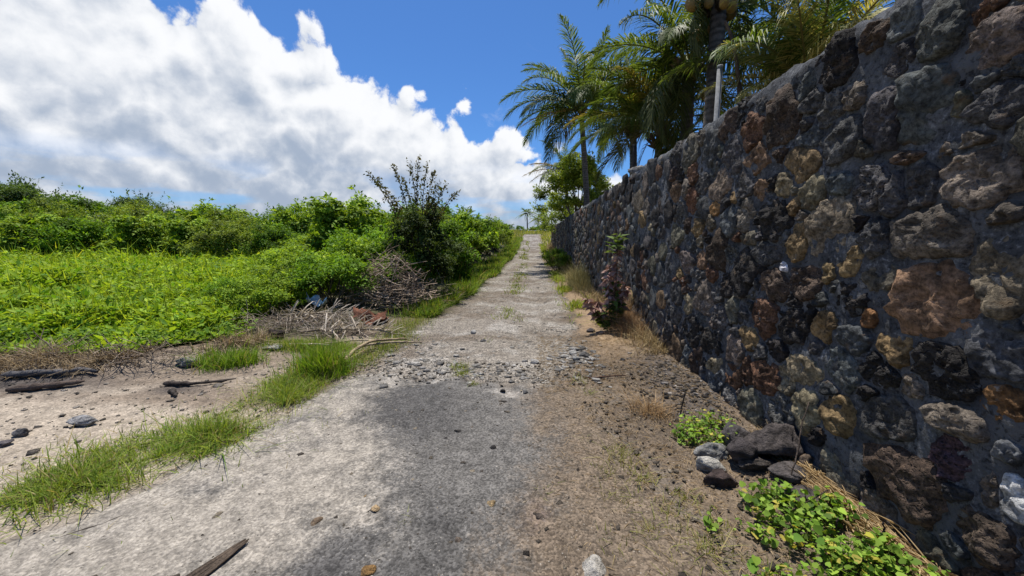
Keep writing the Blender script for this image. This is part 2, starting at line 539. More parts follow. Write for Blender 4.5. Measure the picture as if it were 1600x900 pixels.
def paint(x, y):
    """surface colour and graininess at each point (linear albedo)"""
    n = fbm(x * 0.9, y * 0.9, 0, 5, 41)
    n2 = fbm(x * 3.1, y * 3.1, 0, 4, 43)
    n3 = fbm(x * 0.35, y * 1.4, 0, 4, 47)

    def C(r, g, b):
        return np.array([r, g, b])[None, :]

    def mixc(c, d, t):
        return c * (1 - t[:, None]) + d * t[:, None]
    soil = mixc(np.repeat(C(0.145, 0.110, 0.077), len(x), 0), C(0.092, 0.072, 0.054), sst(-0.4, 0.5, n))
    c = soil
    grain = np.full(len(x), 0.35)
    # straw litter on the right verge
    straw = sst(0.85, 1.15, x + 0.2 * n2) * sst(4.6, 5.8, y + 0.5 * n)
    c = mixc(c, C(0.27, 0.19, 0.115), straw * 0.75)
    char = np.exp(-((x - 1.62) / 0.30) ** 2 - ((y - 4.0) / 0.9) ** 2)
    c = mixc(c, C(0.060, 0.055, 0.055), np.clip(char * 0.8 + 0.3 * char * n2, 0, 0.7))
    dirtgreen = sst(1.0, 3.0, y - 22) * sst(0.9, 1.3, x)
    c = mixc(c, C(0.16, 0.15, 0.07), dirtgreen * 0.6)
    # pale sandy side path
    sandp = sst(0.05, 0.5, field_edge(x) - y + 0.25 * n2) * sst(-1.6, -2.3, x + 0.25 * n) * sst(6.6, 5.2, y)
    sandc = mixc(np.repeat(C(0.32, 0.268, 0.208), len(x), 0), C(0.19, 0.15, 0.112), sst(-0.15, 0.55, n3 + 0.3 * n2))
    c = mixc(c, sandc, sandp)
    burnt = np.exp(-((x + 5.4) / 0.8) ** 2 - ((y - 3.62) / 0.22) ** 2) + 0.8 * np.exp(-((x + 3.72) / 0.25) ** 2 - ((y - 3.6) / 0.12) ** 2)
    c = mixc(c, C(0.05, 0.044, 0.042), np.clip(burnt * (0.9 + 0.5 * n2), 0, 0.9))
    # field soil
    fld = sst(-0.1, 0.4, y - field_edge(x) + 0.2 * n2) * sst(-1.9, -2.4, x)
    c = mixc(c, C(0.07, 0.065, 0.032), fld)
    # gravel track
    rm = sst(-0.12, 0.22, road_mask(x, y))
    grav = rm * sst(0.15, -0.2, asphalt_end(x, y))
    gcol = mixc(np.repeat(C(0.20, 0.176, 0.147), len(x), 0), C(0.118, 0.097, 0.075), sst(-0.25, 0.55, n + 0.35 * n3))
    gcol = mixc(gcol, C(0.32, 0.30, 0.27), sst(0.10, 0.6, n2) * 0.55)
    c = mixc(c, gcol, grav)
    grain = np.maximum(grain, grav * 0.95)
    # asphalt slab with drifted sand on its left and trodden soil on its right
    asp = rm * sst(-0.12, 0.08, asphalt_end(x, y))
    acol = mixc(np.repeat(C(0.118, 0.111, 0.102), len(x), 0), C(0.078, 0.074, 0.070), sst(-0.3, 0.5, n))
    dust = sst(-0.70, -1.65, x + 0.45 * n + 0.18 * n2) * sst(-1.0, 0.35, 0.45 + n3 * 0.9 + 0.35 * n2) * (1 - 0.55 * sst(3.0, 3.7, y + 0.3 * n))
    bs = sst(-0.65, 0.20, x + 0.35 * n + 0.15 * n2 - 0.05 * (y - 2.5))
    stain = np.exp(-((x + 0.62) / 0.20) ** 2 - ((y - 1.72) / 0.22) ** 2)
    acol = mixc(acol, C(0.035, 0.034, 0.034), np.clip(stain * (0.7 + n2), 0, 0.8))
    lip = np.exp(-((asphalt_end(x, y) - 0.05) / 0.10) ** 2) * sst(0.0, 0.5, n2 + 0.35)
    acol = mixc(acol, C(0.40, 0.37, 0.33), np.clip(lip, 0, 1) * 0.7)
    pink = np.exp(-((x - 0.12) / 0.10) ** 2 - ((y - 1.92) / 0.14) ** 2) * sst(0.0, 0.4, n2 + 0.1)
    acol = mixc(acol, C(0.30, 0.13, 0.14), pink * 0.4)
    c = mixc(c, acol, asp)
    side = (x < -0.35)
    c2 = np.where(side[:, None], C(0.29, 0.258, 0.215), C(0.142, 0.108, 0.076))
    w2 = np.where(asp > 0.5, np.where(side, np.clip(dust, 0, 1), bs), 0.0)
    brown = rm * (1 - asp) * sst(-0.35, 0.55, n + 0.5 * n3) * 0.62
    c2 = np.where((asp > 0.5)[:, None], c2, C(0.15, 0.122, 0.095))
    w2 = np.where(asp > 0.5, w2, brown)
    grain = np.where(asp > 0.5, 0.55 - 0.25 * np.clip(dust, 0, 1), grain)
    return np.clip(c, 0.01, 0.8), grain, c2, w2


def graded(lo, dlo, dhi, hi, step, g=1.12):
    a = list(np.arange(dlo, dhi + 1e-6, step))
    s, v = step, dhi
    while v < hi:
        s *= g
        v += s
        a.append(v)
    s, v = step, dlo
    b = []
    while v > lo:
        s *= g
        v -= s
        b.append(v)
    return np.array(b[::-1] + a)


def sheet(name, xs, ys, zf, keep=None):
    X, Y = np.meshgrid(xs, ys)
    x, y = X.ravel(), Y.ravel()
    z, k = zf(x, y)
    c, g, c2, w2 = paint(x, y)
    nx, ny = len(xs), len(ys)
    i = (np.arange(ny - 1)[:, None] * nx + np.arange(nx - 1)[None, :]).ravel()
    Q = np.stack([i, i + 1, i + nx + 1, i + nx], 1)
    if k is not None:
        Q = Q[(k[Q] > -0.12).any(1)]
        used = np.unique(Q)
        re = np.full(len(x), -1)
        re[used] = np.arange(len(used))
        Q = re[Q]
        x, y, z, c, g, c2, w2 = x[used], y[used], z[used], c[used], g[used], c2[used], w2[used]
    me = make_mesh(name, np.stack([x, y, z], 1), None, Q, M['ground'], True, c, {'grain': g})
    a = me.attributes.new('cover_tint', 'FLOAT_COLOR', 'POINT')
    a.data.foreach_set('color', np.hstack([c2, np.ones((len(x), 1))]).astype(np.float32).ravel())
    a = me.attributes.new('cover', 'FLOAT', 'POINT')
    a.data.foreach_set('value', w2.astype(np.float32))
    return link(name, me)


tag(sheet('ground', graded(-600, -7.5, 2.4, 600, 0.07, 1.13), graded(-80, 0.6, 9.0, 1400, 0.06, 1.10), lambda x, y: (gz(x, y), None)), kind='structure')


def zf_asphalt(x, y):
    k = np.minimum(road_mask(x, y), asphalt_end(x, y) * 0.7)
    return gz(x, y) + np.clip(-0.012 + 0.16 * k, -0.03, 0.014), k


def zf_gravel(x, y):
    k = np.minimum(road_mask(x, y), (0.25 - asphalt_end(x, y)) * 0.7)
    return gz(x, y) + np.clip(-0.012 + 0.05 * k, -0.03, 0.005), k


tag(sheet('asphalt_road', np.arange(-3.6, 1.3, 0.05), np.arange(-4.0, 4.9, 0.05), zf_asphalt), kind='structure')
tag(sheet('gravel_track', np.arange(-2.7, 2.2, 0.06), graded(3.4, 3.5, 12.0, 72.0, 0.06, 1.03), zf_gravel), kind='structure')


# ------------------------------------------------------------------ stone wall
WX, WTOP = 1.88, 2.80
KEY = [(1.80,1.28,0.39,0.34,'brown'),(1.95,1.00,0.18,0.20,'ochre'),(1.71,0.97,0.26,0.26,'black'),(1.55,1.10,0.19,0.22,'slate'),(1.50,0.92,0.14,0.14,'orange'),
(1.87,1.59,0.34,0.25,'taupe'),(1.56,1.42,0.24,0.37,'lichen'),(2.08,1.36,0.22,0.14,'olive'),(2.26,1.23,0.20,0.18,'black'),(2.43,1.36,0.10,0.13,'ochre'),
(2.41,1.01,0.15,0.19,'ochre'),(2.11,1.13,0.07,0.10,'orange'),(2.02,0.87,0.20,0.20,'black'),(2.19,0.98,0.21,0.16,'slate'),(1.85,0.85,0.09,0.12,'taupe'),
(1.93,0.62,0.31,0.26,'dark'),(1.64,0.77,0.24,0.16,'taupe'),(1.64,0.60,0.15,0.21,'purple'),(1.83,0.39,0.38,0.38,'umber'),(1.46,0.73,0.08,0.09,'slate'),
(2.19,0.17,0.22,0.35,'olive'),(1.41,0.57,0.13,0.15,'white'),(1.49,0.55,0.07,0.18,'taupe'),(1.49,0.35,0.21,0.22,'umber'),(1.65,0.11,0.17,0.20,'olive'),
(1.58,0.22,0.09,0.15,'slate'),(1.92,0.10,0.17,0.26,'taupe'),(2.24,0.50,0.22,0.24,'ochre'),(1.96,2.19,0.28,0.37,'slate'),(2.17,2.19,0.21,0.29,'dark'),
(2.45,2.18,0.30,0.28,'dark'),(2.38,2.39,0.15,0.17,'taupe'),(2.54,2.37,0.21,0.21,'dark'),(1.66,2.09,0.22,0.18,'dark'),(1.70,1.82,0.27,0.25,'taupe'),
(1.72,2.21,0.11,0.07,'slate'),(1.72,1.98,0.11,0.07,'taupe'),(1.93,1.81,0.15,0.23,'dark'),(2.05,1.78,0.10,0.26,'dark'),(2.20,1.84,0.20,0.24,'scoria'),
(2.42,1.90,0.18,0.14,'slate'),(2.44,1.63,0.40,0.33,'lichen'),(2.13,1.58,0.17,0.19,'dark'),(1.83,1.95,0.06,0.10,'taupe'),(2.01,1.97,0.13,0.07,'umber'),
(1.93,2.52,0.21,0.26,'dark'),(1.71,2.36,0.22,0.21,'taupe'),(2.11,2.64,0.17,0.17,'slate'),(2.30,2.67,0.18,0.14,'umber'),(2.12,2.49,0.15,0.17,'dark'),
(1.75,2.49,0.13,0.08,'rust'),(4.50,2.32,0.21,0.23,'rust'),(4.49,2.01,0.28,0.29,'rust'),(4.33,1.71,0.26,0.20,'ochre'),(3.93,1.88,0.19,0.13,'orange'),
(3.63,1.75,0.28,0.27,'slate'),(3.38,1.78,0.24,0.28,'taupe'),(3.19,1.95,0.19,0.18,'umberl'),(2.92,1.96,0.16,0.18,'tan'),(2.99,1.72,0.34,0.33,'black'),
(2.79,1.80,0.09,0.14,'ochre'),(2.72,1.55,0.19,0.27,'ochre'),(3.35,1.29,0.33,0.43,'black'),(3.04,1.46,0.32,0.18,'dark'),(2.95,1.23,0.35,0.23,'umber'),
(2.61,1.27,0.27,0.23,'umber'),(2.84,1.37,0.10,0.06,'white'),(4.55,1.30,0.37,0.27,'taupe'),(4.17,1.36,0.21,0.21,'umberl'),(3.58,1.15,0.23,0.25,'black'),
(3.47,0.92,0.19,0.25,'olive'),(3.03,0.94,0.29,0.30,'rust'),(2.68,0.96,0.25,0.23,'black'),(3.19,0.74,0.25,0.18,'ochre'),(3.40,0.57,0.33,0.25,'taupe'),
(2.86,0.73,0.23,0.15,'black'),(2.95,0.48,0.33,0.25,'rust'),(2.55,0.68,0.30,0.21,'tan'),(3.08,0.15,0.31,0.35,'olive'),(2.73,0.30,0.26,0.24,'scoria'),
(2.51,0.41,0.24,0.33,'tan'),(3.39,0.31,0.21,0.23,'rust'),(3.43,0.08,0.26,0.25,'scoria'),(3.79,0.09,0.24,0.24,'slate'),(4.31,0.51,0.44,0.34,'black'),
(3.84,0.52,0.40,0.27,'black'),(4.45,0.82,0.25,0.23,'tan'),(2.26,0.80,0.26,0.23,'slate')]
SCOL = {'brown': (0.205, 0.125, 0.075), 'ochre': (0.20, 0.138, 0.066), 'black': (0.032, 0.028, 0.026), 'slate': (0.085, 0.09, 0.092),
        'orange': (0.21, 0.11, 0.045), 'taupe': (0.15, 0.125, 0.10), 'lichen': (0.19, 0.155, 0.11), 'olive': (0.12, 0.11, 0.08),
        'dark': (0.078, 0.074, 0.072), 'purple': (0.085, 0.05, 0.06), 'umber': (0.085, 0.058, 0.043), 'umberl': (0.17, 0.11, 0.065),
        'white': (0.45, 0.45, 0.46), 'rust': (0.125, 0.066, 0.040), 'tan': (0.22, 0.18, 0.115), 'scoria': (0.10, 0.095, 0.092)}
SPIT = {'black': 1.0, 'scoria': 1.0, 'umber': 0.7, 'purple': 0.9, 'rust': 0.6, 'dark': 0.4, 'taupe': 0.4, 'lichen': 0.3}


def build_wall():
    rng = np.random.default_rng(101)
    Y0, Y1 = -2.5, 34.0
    S = [(y, z, w / 2, h / 2, k, 0.0) for y, z, w, h, k in KEY]
    arr = [np.array([s[:4] for s in S])]
    A = np.array([s[:4] for s in S])
    kinds = ['dark'] * 12 + ['slate'] * 9 + ['taupe'] * 6 + ['umber'] * 6 + ['black'] * 7 + ['scoria'] * 3 + ['olive'] * 4 + ['ochre'] * 1 + ['rust'] * 2 + ['tan', 'umberl', 'lichen', 'lichen', 'taupe', 'dark', 'scoria']
    sizes = [(0.17, 0.24, 2600), (0.12, 0.16, 6000), (0.075, 0.11, 7000), (0.045, 0.06, 4500)]
    for lo, hi, n in sizes:
        yy = rng.uniform(Y0, Y1, n)
        zz = rng.uniform(-0.10, WTOP - 0.10, n)
        aa = rng.uniform(lo, hi, n) * rng.uniform(0.85, 1.35, n)
        bb = rng.uniform(lo, hi, n) * rng.uniform(0.75, 1.1, n)
        for y, z, a, b in zip(yy, zz, aa, bb):
            if z + b * 1.2 > WTOP + 0.02:
                continue
            near = A[np.abs(A[:, 0] - y) < 0.75]
            if len(near):
                dy, dz = near[:, 0] - y, near[:, 1] - z
                dd = np.hypot(dy, dz)
                uy, uz = dy / np.maximum(dd, 1e-6), dz / np.maximum(dd, 1e-6)
                r1 = 1 / np.sqrt((uy / a) ** 2 + (uz / b) ** 2)
                r2 = 1 / np.sqrt((uy / near[:, 2]) ** 2 + (uz / near[:, 3]) ** 2)
                if (dd < (r1 + r2) * 0.80).any():
                    continue
            A = np.vstack([A, [y, z, a, b]])
            S.append((y, z, a, b, kinds[rng.integers(len(kinds))], 1.0))
    n = len(S)
    Ai = A
    root = thing('stone_wall', 'long dark wall of rough volcanic stones set in grey mortar', 'wall', (WX + 0.2, 12.0, 0.0))
    base = np.array(root.location)
    # mortar core: profile swept along y
    ys = np.concatenate([np.arange(-2.6, 1.0, 0.10), np.arange(1.0, 6.0, 0.035), np.arange(6.0, 12.0, 0.08), np.arange(12.0, 34.01, 0.2)])
    zs = np.concatenate([[-0.4], np.arange(-0.15, WTOP - 0.07, 0.04)])
    prof = [(0.0, z) for z in zs] + [(0.004, WTOP - 0.06), (0.02, WTOP - 0.02), (0.05, WTOP)] + [(x, WTOP) for x in np.arange(0.1, 0.36, 0.05)] + [(0.39, WTOP - 0.03), (0.40, WTOP - 0.1), (0.40, 1.4), (0.40, -0.4)]
    prof = np.array(prof)
    P = len(prof)
    YY = np.repeat(ys[:, None], P, 1)
    XX = WX + prof[None, :, 0] + 0 * YY
    ZZ = prof[None, :, 1] + 0 * YY
    topw = sst(WTOP - 0.25, WTOP - 0.03, ZZ)
    lump = fbm(YY * 3.2, XX * 3.2, 0.3, 4, 61, 0.55)
    lump2 = fbm(YY * 11, XX * 11, ZZ * 11, 3, 62, 0.6)
    ZZ = ZZ + topw * (0.050 * lump + 0.020 * lump2 + 0.02) - 0.10 * topw * sst(17.4, 17.9, YY)
    fr = (prof[None, :, 0] < 0.06) * 1.0
    XX = XX - fr * (0.016 * fbm(YY * 4, ZZ * 4, 0, 4, 63, 0.6) + 0.014 * fbm(YY * 15, ZZ * 15, 0, 3, 64, 0.6)) + fr * 0.045 * topw * (lump * 0.8)
    V = np.stack([XX, YY, ZZ], -1).reshape(-1, 3)
    i = (np.arange(len(ys) - 1)[:, None] * P + np.arange(P - 1)[None, :]).ravel()
    Q = np.stack([i, i + 1, i + P + 1, i + P], 1)
    caps = [tuple(range(P))]
    me = make_mesh('mortar_core', V - base, None, Q, M['mortar'], True)
    link('mortar_core', me, root)
    # outlines
    cam_area = A[:, 2] * A[:, 3] * 1100.0 * 580.0 / np.maximum(A[:, 0], 0.5) ** 3
    cam_area[A[:, 0] < 1.05] = 0
    order = np.argsort(-cam_area)
    single = set(order[:300].tolist())
    rest = {'V': [], 'T': [], 'C': [], 'P': [], 'n': 0}
    for idx in range(n):
        y, z, a, b, k, free = S[idx]
        big = idx in single
        close = big and y < 5.2
        na = 38 if close else (16 if big else 9)
        th = np.arange(na) / na * 2 * np.pi
        u = np.stack([np.cos(th), np.sin(th)], 1)
        ex = rng.uniform(2.2, 4.5)
        gap = rng.uniform(0.004, 0.013)
        rot = rng.normal(0, 0.45) if free else rng.normal(0, 0.2)
        ur = np.stack([np.cos(th + rot), np.sin(th + rot)], 1)
        rr = (np.abs(ur[:, 0] / a) ** ex + np.abs(ur[:, 1] / b) ** ex) ** (-1 / ex)
        rr = np.minimum(rr, 1.35 * min(a, b) + 0.35 * max(a, b)) * (1.0 + 0.20 * fbm(u[:, 0] * 1.5 + idx * 3.1, u[:, 1] * 1.5, 0.7, 3, 71)) * (1.30 if free else 1.10)
        nb = np.where((np.abs(Ai[:, 0] - y) < 0.9) & (np.arange(n) != idx))[0]
        for j in nb:
            dv = Ai[j, :2] - np.array([y, z])
            dd = np.hypot(*dv)
            if dd > 0.8:
                continue
            e = dv / max(dd, 1e-5)
            ri = 1 / math.sqrt((e[0] / a) ** 2 + (e[1] / b) ** 2)
            rj = 1 / math.sqrt((e[0] / Ai[j, 2]) ** 2 + (e[1] / Ai[j, 3]) ** 2)
            fr_ = ri / (ri + rj)
            lim = dd * fr_ - gap
            jf = S[j][5]
            if not free and jf:
                lim = max(lim, min(ri * 1.04, dd * 0.9))
            elif free and not jf:
                lim = min(lim, max(dd - rj * 1.06 - gap, 0.02))
            cs = u @ e
            ok = cs > 0.15
            rr[ok] = np.minimum(rr[ok], np.maximum(lim / cs[ok], 0.02))
        rr = (rr * 3 + np.roll(rr, 1) + np.roll(rr, -1)) / 5
        rr = rr * (1 + (0.05 if close else 0.03) * rng.normal(size=na))
        rhos = [1.05, 0.97, 0.91, 0.83, 0.73, 0.62, 0.5, 0.37, 0.24, 0.12] if close else ([1.03, 0.93, 0.78, 0.5] if big else [1.02, 0.82])
        prot = rng.uniform(0.006, 0.026) * (1.2 if k in ('brown', 'taupe', 'umber') else 1.0)
        if y > 9:
            prot *= 1.2
        ty, tz = rng.normal(0, 0.06, 2)
        pit = SPIT.get(k, 0.15)
        amp = 0.008 + 0.011 * pit
        pp = rng.uniform(5.0, 11.0)
        pts = []
        for rho in rhos:
            q = u * (rr * rho)[:, None]
            h = prot * np.clip(1 - rho ** pp, 0, 1) - (0.03 if rho > 1 else 0.0)
            pts.append(np.column_stack([q, np.full(na, h)]))
        pts.append(np.array([[0, 0, prot]]))
        pts = np.vstack(pts)
        wy, wz = pts[:, 0] + y, pts[:, 1] + z
        inner = np.concatenate([np.repeat([0.15] + [1.0] * (len(rhos) - 1), na), [1.0]])
        disp = amp * 1.6 * fbm(wy * 9, wz * 9, idx * 0.37, 4, 81, 0.6) + (amp * fbm(wy * 34, wz * 34, 0, 3, 82, 0.65) if close else 0)
        # broken facets
        fac = np.abs(fbm(wy * 7 + 9, wz * 7, idx * 0.77, 2, 83)) * 0.022
        hx = pts[:, 2] + 0.017 * inner + inner * (disp - fac + ty * pts[:, 0] + tz * pts[:, 1])
        Vs = np.column_stack([WX - hx, wy, wz])
        T = []
        nr = len(rhos)
        for r_ in range(nr - 1):
            o1, o2 = r_ * na, (r_ + 1) * na
            for q in range(na):
                w2 = (q + 1) % na
                T += [(o1 + q, o2 + w2, o1 + w2), (o1 + q, o2 + q, o2 + w2)]
        cI = nr * na
        T += [((nr - 1) * na + q, cI, (nr - 1) * na + (q + 1) % na) for q in range(na)]
        T = np.array(T)
        col = np.array(SCOL[k]) * (rng.uniform(0.62, 1.0) if free else rng.uniform(0.9, 1.1)) * (1 + rng.normal(0, 0.02, 3))
        if big:
            ctr = np.array([WX, y, z])
            me = make_mesh('stone', Vs - ctr, T, None, M['stone'], True, np.clip(col, 0.01, 0.8), {'pit': pit})
            link('stone', me, root, ctr - base)
        else:
            rest['V'].append(Vs)
            rest['T'].append(T + rest['n'])
            rest['C'].append(np.repeat(col[None], len(Vs), 0))
            rest['P'].append(np.full(len(Vs), pit))
            rest['n'] += len(Vs)
    me = make_mesh('distant_stonework', np.concatenate(rest['V']) - base, np.concatenate(rest['T']), None, M['stone'], True,
                   np.clip(np.concatenate(rest['C']), 0.01, 0.8), {'pit': np.concatenate(rest['P'])})
    tag(link('distant_stonework', me, root), kind='stuff')


build_wall()


# ------------------------------------------------------------------ rocks
def rock_mesh(size, seed, col, sub=4, cuts=14, rough=0.13):
    rng = np.random.default_rng(seed)
    nth, nph = 8 * sub // 2, 5 * sub // 2
    ph = np.linspace(-np.pi / 2, np.pi / 2, nph + 2)[1:-1]
    th = np.arange(nth) / nth * 2 * np.pi
    D = np.array([(math.cos(p) * math.cos(t), math.cos(p) * math.sin(t), math.sin(p)) for p in ph for t in th] + [(0, 0, -1.0), (0, 0, 1.0)])
    r = np.ones(len(D))
    for _ in range(cuts):
        nn = unit(rng.normal(size=3))
        dd = rng.uniform(0.48, 0.82)
        c = D @ nn
        r = np.where(c > 0.05, np.minimum(r, dd / np.maximum(c, 0.05)), r)
    r = r * (1 + rough * fbm(D[:, 0] * 3 + seed, D[:, 1] * 3, D[:, 2] * 3, 5, seed, 0.6))
    V = D * r[:, None] * np.asarray(size) * 0.5 / 0.8
    Q, T = [], []
    for i in range(nph - 1):
        for j in range(nth):
            k = (j + 1) % nth
            Q.append((i * nth + j, i * nth + k, (i + 1) * nth + k, (i + 1) * nth + j))
    a = nph * nth
    for j in range(nth):
        k = (j + 1) % nth
        T += [(a, k, j), (a + 1, (nph - 1) * nth + j, (nph - 1) * nth + k)]
    V[:, 2] -= V[:, 2].min()
    c = np.clip(np.asarray(col)[None] * (1 + 0.25 * fbm(V[:, 0] * 20, V[:, 1] * 20, V[:, 2] * 20 + seed, 3, 5)[:, None]), 0.01, 0.85)
    return make_mesh('rock', V, T, Q, M['rock'], False, c)


def rock(name, x, y, size, col, label, rz=0.0, seed=1, sink=0.15, group=None, dz=0.0, tilt=(0, 0), cat='rock', sub=10):
    me = rock_mesh(size, seed, col, sub)
    me.name = name
    z = float(gz(np.array([x]), np.array([y]))[0]) - sink * size[2] + dz
    return tag(link(name, me, None, (x, y, z), (tilt[0], tilt[1], rz)), label, cat, group)


GREY, DARKR, WHITE_R, BROWNR = (0.27, 0.265, 0.25), (0.055, 0.05, 0.048), (0.55, 0.52, 0.46), (0.13, 0.10, 0.08)
rock('rock', 1.71, 2.55, (0.40, 0.28, 0.30), (0.10, 0.085, 0.08), 'largest dark flat-topped rock leaning against the wall foot', 0.4, 11, 0.1)
rock('rock', 1.48, 2.52, (0.23, 0.21, 0.18), (0.07, 0.06, 0.06), 'dark cracked rock left of the largest rock at the wall foot', 1.0, 12)
rock('rock', 1.55, 2.42, (0.25, 0.13, 0.09), (0.10, 0.085, 0.075), 'low brownish rock in front of the largest rock', 0.2, 13)
rock('rock', 1.68, 2.33, (0.22, 0.16, 0.09), (0.12, 0.105, 0.10), 'grey-brown slab in front of the largest rock, beside the wall', 0.3, 14)
rock('rock', 1.34, 2.62, (0.25, 0.17, 0.11), GREY, 'smooth pale grey rock at the left of the rock pile', 0.5, 15)
rock('rock', 1.25, 2.46, (0.22, 0.13, 0.12), WHITE_R, 'whitish rock in front of the pale grey one in the pile', -0.3, 16)
rock('rock', 1.25, 2.30, (0.24, 0.15, 0.10), (0.075, 0.055, 0.05), 'dark reddish-brown rock at the front left of the pile', 0.1, 17)
rock('rock', 1.60, 2.80, (0.26, 0.20, 0.20), (0.11, 0.10, 0.10), 'rounded grey rock at the back of the pile, beside green leaves', 0.8, 18)
rock('rock', 1.62, 2.14, (0.30, 0.18, 0.06), (0.10, 0.085, 0.08), 'flat dark stone half buried among the creeper in front of the pile', 0.2, 19, 0.4)
rock('rock', 1.84, 2.42, (0.10, 0.10, 0.10), (0.20, 0.15, 0.11), 'small round brown rock wedged between largest rock and wall', 0.2, 20)
rock('rock', 0.31, 1.60, (0.13, 0.15, 0.07), (0.46, 0.43, 0.38), 'chalky white jagged rock at the bottom edge of the picture', 0.5, 21, 0.25)
rock('rock', -3.79, 2.80, (0.17, 0.10, 0.08), (0.33, 0.32, 0.31), 'pale grey rock on the sandy side path beside the grass strip', 0.3, 22)
rock('rock', -4.08, 2.62, (0.11, 0.09, 0.07), (0.20, 0.19, 0.19), 'grey rock at the left edge of the sandy side path', 0.1, 23)
rock('rock', -4.02, 2.48, (0.08, 0.07, 0.05), (0.16, 0.14, 0.14), 'small purplish-grey rock in front of the grey one on the left path', 0.6, 24)
rock('rock', -2.62, 3.86, (0.20, 0.13, 0.05), (0.45, 0.42, 0.38), 'flat white stone at the back edge of the grass strip', 0.3, 25, 0.3)
rock('rock', -4.25, 4.28, (0.24, 0.16, 0.12), (0.24, 0.22, 0.20), 'weathered grey rock beside the grass clump on the field bank', 0.3, 26, 0.25)
rock('rock', -3.70, 5.05, (0.42, 0.20, 0.08), (0.42, 0.40, 0.37), 'flat pale stone in front of the dead palm leaves', 0.1, 27, 0.3)
pb = [(-0.28, 3.66, 0.055, DARKR, 'black pebble left of the grey one where the asphalt ends'), (-0.04, 3.62, 0.055, (0.26, 0.25, 0.24), 'light grey pebble right of the black one where the asphalt ends'),
      (-0.58, 2.84, 0.05, DARKR, 'black cinder in the middle of the asphalt'), (-0.27, 2.60, 0.05, DARKR, 'black cinder right of the others on the asphalt'),
      (-0.66, 2.72, 0.045, DARKR, 'flat black cinder left of the others on the asphalt'), (-0.48, 2.90, 0.03, BROWNR, 'tiny brown stone behind the black cinders'),
      (-1.18, 1.84, 0.055, (0.25, 0.18, 0.12), 'tan and brown stone on the pale dusty asphalt'), (-0.76, 1.55, 0.08, (0.34, 0.20, 0.08), 'orange-brown stone at the bottom edge on dark asphalt'),
      (-0.37, 1.75, 0.05, (0.12, 0.095, 0.075), 'brown clod on the asphalt near the bottom edge'), (0.06, 1.93, 0.05, (0.14, 0.11, 0.09), 'brown stone beside the pinkish stain'),
      (-0.22, 2.02, 0.05, (0.42, 0.30, 0.16), 'flat yellowish stone on the asphalt'), (-0.89, 1.93, 0.055, (0.42, 0.30, 0.17), 'flat tan stone on the dark left half of the asphalt'),
      (-1.0, 2.05, 0.035, (0.36, 0.24, 0.12), 'small tan chip behind the flat tan stone'), (-1.75, 2.22, 0.05, (0.17, 0.15, 0.13), 'small brown stone on pale concrete beside grass strip'),
      (0.62, 4.80, 0.10, (0.32, 0.31, 0.29), 'grey stone in the rubble at the right edge of the track'), (0.74, 4.95, 0.13, (0.12, 0.115, 0.11), 'dark grey stone in the rubble at the right edge of the track'),
      (0.84, 4.84, 0.09, (0.36, 0.34, 0.31), 'pale stone right of the dark one in the track-edge rubble'), (0.60, 5.10, 0.11, (0.38, 0.37, 0.35), 'pale stone behind the dark one in the track-edge rubble'),
      (-0.95, 6.1, 0.10, (0.36, 0.35, 0.33), 'pale grey stone on the gravel track near its left rut'), (-0.72, 5.6, 0.08, (0.13, 0.125, 0.12), 'dark stone lying in the gravel track'),
      (1.05, 6.4, 0.13, (0.10, 0.085, 0.08), 'dark stone between track and dead-leaved plant'), (1.22, 6.25, 0.14, (0.25, 0.17, 0.13), 'reddish-brown stone at the foot of the dead-leaved plant')]
for i, (x, y, s, c, lb) in enumerate(pb):
    rock('stone', x, y, (s * 1.25, s, s * 0.62), c, lb, i * 1.3, 60 + i, 0.2, 'loose stones on the road', cat='stone', sub=4)


def pebbles(name, pts, sz, c, label, cat):
    n = len(pts)
    base = np.array([(-1, -1, -1), (1, -1, -1), (1, 1, -1), (-1, 1, -1), (-1, -1, 1), (1, -1, 1), (1, 1, 1), (-1, 1, 1)], float) * 0.5
    f = np.array([(0, 3, 2, 1), (4, 5, 6, 7), (0, 1, 5, 4), (1, 2, 6, 5), (2, 3, 7, 6), (3, 0, 4, 7)])
    V = base[None] * (1 + RNG.normal(0, 0.28, (n, 8, 1)))
    V = V + RNG.normal(0, 0.10, (n, 8, 3))
    ang = RNG.random(n) * 6.28
    ca, sa = np.cos(ang)[:, None], np.sin(ang)[:, None]
    s = sz[:, None]
    X, Y, Z = V[:, :, 0] * s * 1.2, V[:, :, 1] * s, V[:, :, 2] * s * 0.42
    P = np.stack([X * ca - Y * sa, X * sa + Y * ca, Z], -1) + pts[:, None, :]
    Q = (np.arange(n)[:, None, None] * 8 + f[None]).reshape(-1, 4)
    me = make_mesh(name, P.reshape(-1, 3), None, Q, M['rock'], False, np.repeat(c, 8, 0))
    return tag(link(name, me), label, cat, kind='stuff')


def scatter(n, x0, x1, y0, y1, ypow=1.0, rng=RNG):
    x = rng.uniform(x0, x1, n)
    y = y0 + (y1 - y0) * rng.random(n) ** ypow
    return x, y


def on_ground(x, y, dz=0.0):
    return np.stack([x, y, gz(x, y) + dz], 1)


